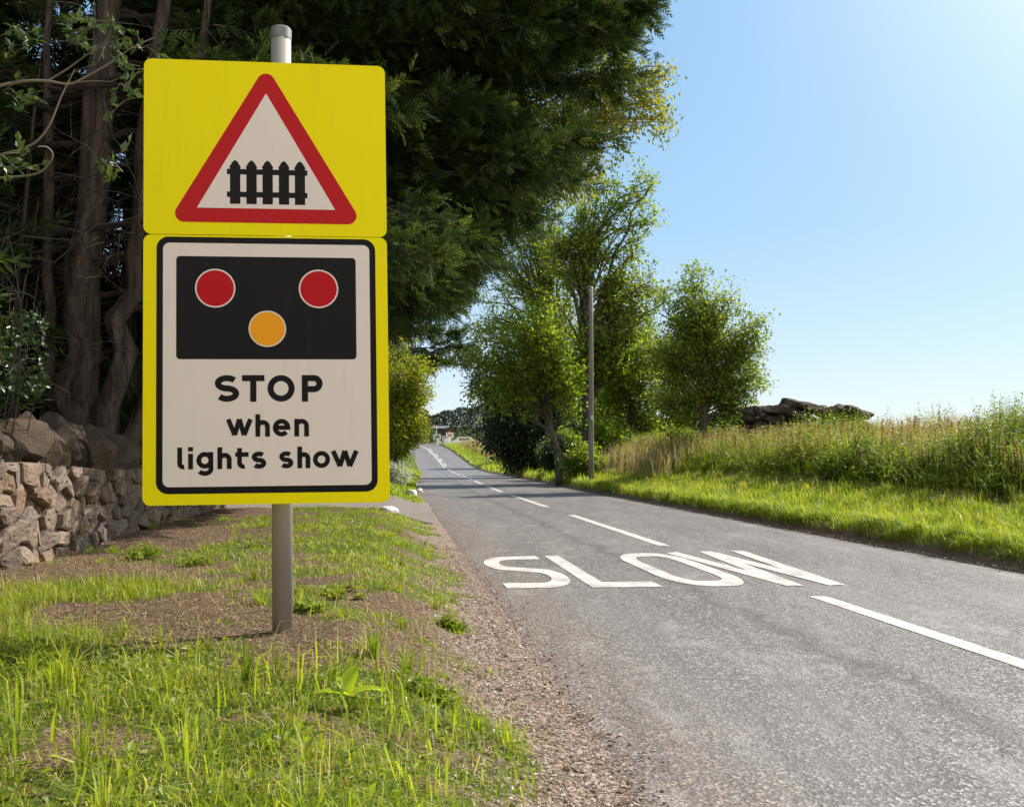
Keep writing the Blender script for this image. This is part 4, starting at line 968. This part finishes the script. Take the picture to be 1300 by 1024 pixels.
cypress('cypress_tree', bB, [(.22, [(0, 0, 0), (.1, 0, 3), (.2, 0, 11)]), (.14, [(.2, .1, 0), (.5, .1, 2), (.9, .2, 9)])],
        fan(150, 3.0, 10, -.25, 1.15, lambda h, a: (2.9+.60*min(h, 7.5))*(1-.18*abs(a))*(1-max(0, h-7.5)*.10), (.02, .2)),
        'largest cypress, dark feathery boughs reaching over the road right of the yellow board', 22, .27, 1.85, under=([0, 3.6, 4.6, 5.2, 5.8, 6.9, 7.8, 9], [1.2, 1.35, 1.75, 2.2, 3.0, 3.7, 4.6, 5.6]))
bC = np.array([-6.6, 18.5, 0]); bC[2] = float(H(*bC[:2]))
bC[0] = -7.2
cypress('cypress_tree', bC, [(.24, [(0, 0, 0), (.1, 0, 3), (.2, 0, 12)])],
        fan(140, 3.4, 12, -1.2, 1.2, lambda h, a: (2.6+.68*min(h, 8))*(1-.15*abs(a))*(1-max(0, h-9)*.10), (.0, .16)),
        'cypress beyond the largest one, filling the gap with darker boughs above the driveway', 23, .40, 1.2, under=([0, 5.2, 6.2, 7.0, 8.0, 9.6, 11], [2.1, 2.1, 2.4, 3.8, 4.7, 5.6, 7]))
bD = np.array([-8.6, 40, 0]); bD[2] = float(H(*bD[:2]))
cypress('cypress_tree', bD, [(.28, [(0, 0, 0), (.1, 0, 4), (.2, 0, 13)])],
        fan(80, 3.0, 12, -1.4, 1.4, lambda h, a: (4.4+.28*h)*(1-max(0, h-8)*.12), (-.02, .15)),
        'farthest cypress on the left, its dark boughs hanging over the far road', 24, .55, .7, under=([0, 20], [1.6, 2.6]))
# dark evergreen screen behind the wall (copies share meshes)
def copy_tree(o, loc, rz, label, sc=1):
    c = o.copy(); COL.objects.link(c); c.location = loc; c.rotation_euler = (0, 0, rz); c.scale = (sc,)*3; c['label'] = label
    for ch in o.children:
        k = ch.copy(); COL.objects.link(k); k.parent = c
    return c
bS = np.array([-9.0, 15.0, float(H(-9, 15))])
scr = cypress('evergreen_tree', bS, [(.2, [(0, 0, 0), (.1, 0, 4), (.1, 0, 12)])], fan(170, .5, 12, -3.14, 3.14, lambda h, a: 2.9*(1-h/22), (-.05, .2)),
              'dense evergreen in deep shade directly behind the yellow board', 25, .45, .8, group='dark evergreens behind the cypresses')
for x, y, rz, lab in ((-8.2, 11.0, 1.2, 'dense evergreen in deep shade behind the pale clustered stems'), (-7.6, 8.2, 2.5, 'dense evergreen in deep shade at the left edge of the view'),
                      (-11.2, 20, 4.0, 'dense evergreen in deep shade deeper behind the largest cypress'), (-10.2, 25, 5.2, 'dense evergreen in deep shade beyond the driveway'), (-12.5, 14, .4, 'dense evergreen in deep shade farthest back behind the wall'),
                      (-7.3, 15.2, 3.1, 'dense evergreen in deep shade between the clustered stems and the largest cypress'), (-8.9, 12.8, 4.6, 'dense evergreen in deep shade seen through the gap left of the clustered stems'),
                      (-6.9, 4.2, 5.5, 'unseen evergreen beside the viewer on the left, added to block sky light'), (-7.4, .2, 2.2, 'unseen evergreen farther back on the left, added to block sky light')):  # these two stand out of view, added to darken the stems
    copy_tree(scr, (x, y, float(H(x, y))), rz, lab)
# bare dead twigs in the shaded interior
mb = MB()
for _ in range(220):
    Q = rng.integers(3); Y = rng.uniform(8.2, 11.5); px = rng.uniform(-30, 480) if Q else rng.uniform(-20, 190); py = rng.uniform(-30, 470); p = at(px, py, Y)
    if p[0] > WX(Y)+.9: continue
    a = rng.uniform(0, 6.28); L = rng.uniform(.4, 1.3); d = unit(np.array([math.cos(a), math.sin(a)*.6, rng.normal(.1, .6)]))
    e = p+d*L; c = p+d*L*.5+rng.normal(0, .28, 3); P = bez(p, c, e, 8); P[1:-1] += rng.normal(0, .02, (6, 3)); mb.add(*tube(P, rng.uniform(.002, .007)*np.linspace(1, .35, 8), 4, False))
    for _k in range(3):
        t = rng.integers(2, 7); q = P[t]; dv = unit(d+rng.normal(0, .7, 3)); mb.add(*tube(bez(q, q+dv*.15+[0, 0, .03], q+dv*.35, 5), .003*np.linspace(1, .5, 5), 3, False))
tw = mb.build('dead_twigs', M['twig']); tag(tw, 'tangle of bare dead twigs in the dark under the cypresses', kind='stuff')
# elder bush at far left, its branches reach into view near the top left
bE = np.array([-4.55, 6.7, float(H(-4.55, 6.7))]); eld = empty('elder_bush', tuple(bE)); tag(eld, 'leafy bush at the left edge whose pale arching branches cross before the cypress stems', 'bush')
mbt, mbl = MB(), MB()
def pxpath(pts, Y0, Y1, n=24):
    Q = np.array([at(px, py, Y0+(Y1-Y0)*k/(len(pts)-1)) for k, (px, py) in enumerate(pts)]); t = np.linspace(0, len(Q)-1, n)
    out_ = []
    for v in t:                                                   # Catmull-Rom
        k = min(int(v), len(Q)-2); u = v-k; p0, p1, p2, p3 = Q[max(k-1, 0)], Q[k], Q[k+1], Q[min(k+2, len(Q)-1)]
        out_.append(.5*((2*p1)+(-p0+p2)*u+(2*p0-5*p1+4*p2-p3)*u*u+(-p0+3*p1-3*p2+p3)*u**3))
    return np.array(out_)
mbt.add(*tube(bez(bE, bE+[-.3, 0, 1.6], at(-70, 150, 6.8), 12), np.linspace(.045, .025, 12), 8))
paths = [([(-70, 150), (-20, 116), (25, 104), (60, 103), (88, 107), (112, 96), (140, 80), (165, 62), (196, 48)], .014, .004),
         ([(88, 107), (105, 104), (125, 103), (138, 104), (150, 100)], .006, .003), ([(60, 103), (85, 88), (110, 70), (135, 56)], .008, .003),
         ([(-70, 215), (0, 197), (40, 184), (62, 160), (78, 122), (95, 88)], .012, .004), ([(-70, 232), (0, 226), (45, 221), (62, 208), (67, 196), (60, 187), (48, 186)], .010, .003)]
for pts_, r0_, r1_ in paths:
    P = pxpath(pts_, 6.8, 6.5); mbt.add(*tube(P, np.linspace(r0_, r1_, len(P)), 6, False))
def cluster(px0, px1, py0, py1, n, Y=6.5, sz=.085):
    for _ in range(n):
        p = at(rng.uniform(px0, px1), rng.uniform(py0, py1), Y+rng.normal(0, .15)); a = rng.uniform(0, 6.28); dv = unit(np.array([math.cos(a), rng.normal(0, .4), math.sin(a)*.6-.1]))
        mbt.add(*tube(bez(p, p+dv*.06, p+dv*.14, 4), .0022, 3, False)); m = 5; k = rng.uniform(.02, .15, m)
        d = unit(dv+rng.normal(0, .55, (m, 3))); add_leaves(mbl, p+dv*k[:, None], d, unit(rng.normal(0, .6, (m, 3))+[0, -.3, .8]), sz*rng.uniform(.6, 1.1, m), sz*.55, rng.normal(.55, .2, m))
cluster(95, 140, 14, 70, 16); cluster(130, 190, 50, 90, 10); cluster(-10, 40, 40, 70, 7); cluster(-10, 45, 112, 145, 8); cluster(-10, 38, 190, 222, 9); cluster(120, 165, 100, 150, 4); cluster(130, 170, 170, 220, 4)
mbt.build('branches', M['branch_pale'], eld, smooth=True); mbl.build('leaves', M['elder'], eld)
# leafless shrub and ivy on the wall top, far left
bF = np.array([-4.3, 7.6, float(H(-4.3, 7.6))]); shr = empty('twiggy_shrub', tuple(bF)); tag(shr, 'bare grey twiggy shrub behind the coping stones at the left edge', 'shrub')
mbt, mbl = MB(), MB()
for _ in range(26):
    a = rng.uniform(0, 6.28); tp = at(rng.uniform(-40, 75), rng.uniform(250, 470), 7.8+rng.normal(0, .3)); P = bez(bF+rng.normal(0, .1, 3)*[1, 1, 0], (bF+tp)/2+rng.normal(0, .22, 3), tp, 10)
    mbt.add(*tube(P, .008*np.linspace(1, .3, 10), 4, False))
    for k in range(4): q = P[rng.integers(4, 10)]; dv = unit(rng.normal(0, 1, 3)+[0, 0, .5]); mbt.add(*tube(bez(q, q+dv*.12+rng.normal(0, .03, 3), q+dv*.28, 5), .0028, 3, False))
for _ in range(500):
    p = at(rng.uniform(-20, 60), rng.uniform(395, 500), 7.6+rng.normal(0, .2)); add_leaves(mbl, p[None], rvec(1), unit(rng.normal(0, .5, (1, 3))+[0, -.5, .6]), .05, .035, rng.normal(.5, .2, 1))
mbt.build('stems', M['twig'], shr); mbl.build('leaves', M['dark_leaf'], shr)

# ------------------------------------------------------------------ small plants on the left verge
def weed(px, py, Y, r, h, n, label, mat='nettle', ll=.05, wl=.03, tint=.6):
    p = at(px, py, Y); p[2] = float(H(p[0], p[1])); root = empty('weed_plant', tuple(p)); tag(root, label, 'plant', 'leafy weeds on the left verge'); m_ = MB(); 
    a = rng.uniform(0, 6.28, n); q = r*np.sqrt(rng.random(n)); X = p[0]+np.cos(a)*q; Y_ = p[1]+np.sin(a)*q
    stems(m_, X, Y_, h*rng.uniform(.5, 1.1, n)*(1-.4*q/r), 9, ll, wl, rng.normal(tint, .12, n), .003, droop=.1); m_.build('foliage', M[mat], root); return root
weed(182, 700, 8.0, .13, .17, 46, 'leafy green weed at the foot of the stone wall')
weed(247, 708, 7.6, .13, .09, 36, 'low green weed on bare soil left of the pole')
weed(432, 742, 5.9, .15, .05, 22, 'low yellow-green weed on the soil just right of the pole', tint=.75)
weed(575, 752, 5.9, .07, .10, 30, 'small upright weed on the gravel edge of the road')
weed(392, 770, 5.3, .09, .08, 26, 'small weed in grass close to the pole foot')
weed(548, 855, 3.9, .09, .09, 30, 'grassy weed tuft at the gravel edge, lower middle')
p = at(441, 884, 3.35); p[2] = float(H(p[0], p[1])); dk = empty('dock_plant', tuple(p)); tag(dk, 'dock with a few large bright lit leaves standing above the front grass', 'plant')
mb = MB()
for (a, el, L, Wd) in ((1.3, 1.15, .16, .055), (2.2, .9, .12, .05), (.2, .45, .15, .05), (3.4, .5, .13, .045), (-1.2, .6, .12, .045), (.9, .25, .17, .045)):
    d = np.array([math.cos(a)*math.cos(el), math.sin(a)*math.cos(el), math.sin(el)]); sdv = unit(np.cross(d, [0, 0, 1.])); t = np.linspace(0, 1, 7); b0 = p+[0, 0, .06]
    c = b0+d*(L*t)[:, None]+np.array([0, 0, -.35])*(L*t**2)[:, None]; wv = Wd*np.sin(np.pi*np.clip(t*.93+.04, 0, 1))**.7; up_ = unit(np.cross(sdv, d))
    V = np.vstack([c-sdv*wv[:, None]/2+up_*wv[:, None]*.2, c, c+sdv*wv[:, None]/2+up_*wv[:, None]*.2]); k = np.arange(6)
    mb.add(V, [np.stack([k, k+1, k+8, k+7], -1), np.stack([k+7, k+8, k+15, k+14], -1)], .6); mb.add(*tube(bez(p, p+[0, 0, .04], b0, 4), .003, 5, False))
mb.build('leaves', M['dock'], dk, smooth=True)

# ------------------------------------------------------------------ tumbled wall on the right skyline
def rubble(name, spans, label):
    p0 = at(spans[0][0], 540, 24); p0[2] = float(H(p0[0], p0[1])); root = empty(name, tuple(p0)); tag(root, label, 'wall'); m_ = MB(); q = 0
    for (x0, x1, top_f, Y) in spans:
        px = x0
        while px < x1:
            s = rng.uniform(.2, .4); pt = top_f((px-x0)/(x1-x0)); topz = at(px, pt, Y)[2]; z = topz-s*.5; X = at(px, 540, Y)[0]; g_ = float(H(X, Y))
            while z > g_-.1:
                rv, rf = SLAB[q % 12]; q += 1; a = rng.uniform(-.4, .4); V = rv*[s*rng.uniform(.9, 1.5), s*.9, s*rng.uniform(.5, .75)]
                V = np.stack([V[:, 0]*math.cos(a)-V[:, 2]*math.sin(a), V[:, 1], V[:, 0]*math.sin(a)+V[:, 2]*math.cos(a)], -1); m_.add(V+[X+rng.normal(0, .05), Y+rng.normal(0, .12), z], rf, rng.random()); z -= s*.85
            px += s*.7*1200/Y
    m_.build('stones', M['dark_stone'], root); return root
rubble('ruined_wall', [(950, 985, lambda t: 517-4*t, 30), (985, 1034, lambda t: 507+12*abs(t-.5), 30)], 'larger dark heap of tumbled wall stones on the skyline above the weeds')
rubble('ruined_wall', [(1046, 1070, lambda t: 514+3*t, 29), (1070, 1104, lambda t: 514+8*t, 28)], 'smaller low remnant of dark wall stones to the right of the larger heap')

# ------------------------------------------------------------------ wooden pole
b = gz(750, 32); pole = empty('utility_pole', tuple(b)); tag(pole, 'weathered grey wooden utility pole in front of the tall ash tree', 'pole')
tp = at(750.5, 366, 32); V, f = tube(np.linspace(b, tp, 6), np.linspace(.095, .065, 6), 16); mk('post', V, f, M['wood_pole'], pole, smooth=True)
V, f = tube(np.array([tp, tp+[0, 0, .06]]), [.072, .03], 16); mk('cap', V, f, M['galv_cap'], pole)
pl_ = at(752, 530, 31.85); mk('number_plate', *box(*pl_, .09, .01, .14), M['alu'], pole)

# ------------------------------------------------------------------ level crossing in the distance
Yc = 140.
def P3(px, py, Y=Yc): return at(px, py, Y)
def zg(X, Y): return float(np.maximum(H(X, Y), -99))
s = Yc/1200
# signal
p = P3(571, 560); p[2] = zg(p[0], Yc); sg = empty('crossing_signal', tuple(p)); tag(sg, 'distant level crossing light signal with a black backboard on a white post', 'traffic light')
top_ = P3(571, 542.5)[2]; mk('post', *tube(np.array([p, [p[0], p[1], top_]]), .08, 10), M['white'], sg)
c = P3(570.8, 545.6); bbm = mk('backboard', *box(c[0], c[1]-.12, c[2], 1.15, .06, .72), M['black'], sg)
for dx in (-.3, .3): mk('lamp', *tube(np.array([[c[0]+dx, c[1]-.16, c[2]+.08], [c[0]+dx, c[1]-.26, c[2]+.08]]), .13, 16), M['dred'], sg)
mk('lamp', *tube(np.array([[c[0], c[1]-.16, c[2]-.2], [c[0], c[1]-.26, c[2]-.2]]), .10, 16), M['amber'], sg)
c = P3(571, 552.3)
mk('warning_panel', *box(c[0], c[1]-.12, c[2], 1.05, .04, .85), M['white'], sg)
for sl in (-1, 1):
    V, f = box(0, 0, 0, 1.0, .03, .13); an = sl*R(38); V = np.stack([V[:, 0]*math.cos(an)-V[:, 2]*math.sin(an), V[:, 1]+sl*.004, V[:, 0]*math.sin(an)+V[:, 2]*math.cos(an)], -1)+[c[0], c[1]-.17, c[2]]; mk('red_band', V, f, M['dred'], sg)
p = P3(568, 566); p[1] = Yc-2; p[2] = zg(p[0], p[1]); cb = empty('crossing_cabinet', tuple(p)); tag(cb, 'small white equipment cabinet under the distant crossing signal', 'cabinet')
hz = at(568, 556, Yc-2)[2]-p[2]; mk('body', *box(p[0], p[1], p[2]+hz/2, .62, .5, hz), M['white'], cb); mk('door', *box(p[0], p[1]-.26, p[2]+hz*.5, .5, .02, hz*.8), M['white'], cb); mk('roof', *box(p[0], p[1], p[2]+hz+.03, .72, .6, .05), M['galv'], cb)
# raised barrier
p = P3(553.3, 566); p[1] = Yc+1; p[2] = zg(p[0], p[1]); br = empty('crossing_barrier', tuple(p)); tag(br, 'raised red and white crossing barrier pole standing upright in the distance', 'barrier')
tz = at(553.3, 540, Yc+1)[2]; hz = tz-p[2]; nb = 7
for k in range(nb): mk('red_band' if k in (1, 3) else 'white_band', *box(p[0], p[1], p[2]+hz*(k+.5)/nb, .13, .08, hz/nb), M['dred' if k in (1, 3) else 'white'], br)
mk('motor_box', *box(p[0]+.3, p[1]+.2, p[2]+.45, .5, .6, .9), M['white'], br)
p = P3(555, 562); p[1] = Yc-1; p[2] = zg(p[0], p[1]); nb_ = empty('notice_board', tuple(p)); tag(nb_, 'pale blue and white notice board beside the raised barrier', 'sign')
c = at(555, 554.5, Yc-1); mk('panel', *box(*c, 1.15, .05, .8), M['sea'], nb_); mk('symbol', *box(c[0]+.05, c[1]-.035, c[2], .5, .01, .4), M['black'], nb_); mk('symbol', *box(c[0]-.3, c[1]-.035, c[2]-.1, .2, .01, .3), M['dred'], nb_)
for dx in (-.4, .4): mk('post', *tube(np.array([[p[0]+dx, p[1]+.05, p[2]-.1], [p[0]+dx, p[1]+.05, c[2]+.3]]), .04, 8), M['galv'], nb_)
# far gate on the other side
p = P3(560, 566); p[1] = 152; p[2] = zg(p[0], p[1]); gt = empty('crossing_gate', tuple(p)); tag(gt, 'low white fence panel across the verge behind the distant barrier', 'gate')
for zz in (.3, .6, .9): mk('rail', *box(p[0], p[1], p[2]+zz, 1.3, .05, .1), M['white'], gt)
for dx in (-.65, .65): mk('post', *box(p[0]+dx, p[1]+.06, p[2]+.5, .1, .08, 1.0), M['white'], gt)
# relay cabin
p = at(557, 560, 158); p[2] = zg(p[0], p[1]); cbn = empty('crossing_cabin', tuple(p)); tag(cbn, 'dark green cabin behind the distant crossing signal', 'hut')
ztop = at(557, 543.5, 158)[2]; hz = ztop-p[2]; mk('wall', *box(p[0], p[1], p[2]+hz/2, 3.0, 2.4, hz), M['dgreen'], cbn)
V = np.array([(-1.7, -1.4, 0), (1.7, -1.4, 0), (1.7, 1.4, 0), (-1.7, 1.4, 0), (-1.7, 0, .4), (1.7, 0, .4)])+[p[0], p[1], ztop+.003]
mk('roof', V, [np.array([(0, 1, 5, 4), (2, 3, 4, 5), (0, 3, 2, 1)]), np.array([(0, 4, 3), (1, 2, 5)])], M['galv_cap'], cbn); mk('door', *box(p[0]+.5, p[1]-1.22, p[2]+1, .9, .05, 2), M['black'], cbn)
# pale car in the yard beyond the grass
b = at(592, 554.5, 140); b[2] -= 1.52; car = empty('parked_car', tuple(b)); tag(car, 'white car mostly hidden behind the verge grass, only its roof showing', 'car')
prof = np.array([(-2.1, .35), (2.1, .35), (2.15, .75), (1.9, .92), (1.1, 1.0), (.55, 1.45), (-1.1, 1.48), (-1.8, 1.0), (-2.15, .9)]); n = len(prof)
V = np.vstack([np.stack([b[0]+prof[:, 0], np.full(n, b[1]+y), b[2]+prof[:, 1]], -1) for y in (-.85, .85)]); k = np.arange(n); k2 = (k+1) % n
mk('body', V, [np.arange(n)[None], (np.arange(n)[::-1]+n)[None], np.stack([k2, k, k+n, k2+n], -1)], M['white'], car)
for x0, x1 in ((-1.0, -.3), (-.2, .5)): V = np.array([(x0, 1.05), (x1+.25, 1.05), (x1, 1.38), (x0, 1.38)]); mk('window', np.stack([b[0]+V[:, 0], np.full(4, b[1]-.856), b[2]+V[:, 1]], -1), np.arange(4)[None], M['blue_glass'], car)
for dx in (-1.3, 1.35):
    for dy_ in (-.8, .8): mk('wheel', *tube(np.array([[b[0]+dx, b[1]+dy_-.1, b[2]+.33], [b[0]+dx, b[1]+dy_+.1, b[2]+.33]]), .33, 16), M['rubber'], car)
# back of a sign in the shade on the right
p = at(617.5, 575, 88); p[0] = max(p[0], float(xc(88))+HR+.4); p[2] = zg(p[0], 88); rs = empty('road_sign', tuple(p)); tag(rs, 'small dark sign seen from behind on a thin post right of the far road', 'road sign')
c = at(617.5, 560.5, 88); c[0] = p[0]; mk('post', *tube(np.array([p, [p[0], 88, c[2]+.1]]), .04, 10), M['galv_cap'], rs)
V, f = tube(np.array([[c[0], 87.93, c[2]], [c[0], 87.95, c[2]]]), .30, 8); mk('plate', V, f, M['black'], rs)
# thin post at the lawn
p = at(510, 592, 36); p[2] = zg(p[0], 36); mp = empty('verge_post', tuple(p)); tag(mp, 'thin dark post on the lawn below the small rounded tree', 'post')
mk('shaft', *tube(np.array([p, at(510, 568, 36)]), [.035, .03], 8), M['bark_grey'], mp)
# hedges far off
def hedge(name, x0, x1, y, h, n, label, mat='dark_leaf', depth=2.0, leaf=.3, wav=.4):
    c0 = np.array([(x0+x1)/2, y, float(H((x0+x1)/2, y))]); root = empty(name, tuple(c0)); tag(root, label, 'hedge'); m_ = MB(); b_ = MB()
    X = rng.uniform(x0, x1, n); t = rng.random(n)**.7; top_ = h*(1-wav/2+wav*fbm(X*.35, X*0+y)*1.2); Y = y+rng.uniform(-depth/2, depth/2, n)*np.sqrt(1-t*.6)
    Z = H(X, Y)+top_*t; m = n
    add_leaves(m_, np.stack([X, Y, Z], -1), unit(rng.normal(0, 1, (m, 3))), unit(rng.normal(0, .6, (m, 3))+[0, 0, 1]), leaf*rng.uniform(.6, 1.3, m), leaf*.6, np.clip(rng.normal(.5, .2, m), 0, 1))
    m_.build('foliage', M[mat], root); return root
hedge('hedge', -32, 6, 172, 5.0, 30000, 'long dark hedge across the view behind the distant crossing', leaf=.35)
hedge('hedge', -9, 10, 118, 1.6, 12000, 'hedge at the right of the far road below the trees', 'maple', leaf=.25) if False else None
hedge('hedge', -30, -17.2, 112, 4.2, 16000, 'leafy hedge along the left side of the far road', 'maple', leaf=.35)
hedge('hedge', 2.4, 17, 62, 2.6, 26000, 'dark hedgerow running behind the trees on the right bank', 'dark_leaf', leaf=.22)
hedge('hedge', -16, -5.6, 47, 3.2, 22000, 'green hedge on the left beyond the small rounded tree', 'maple', leaf=.2)
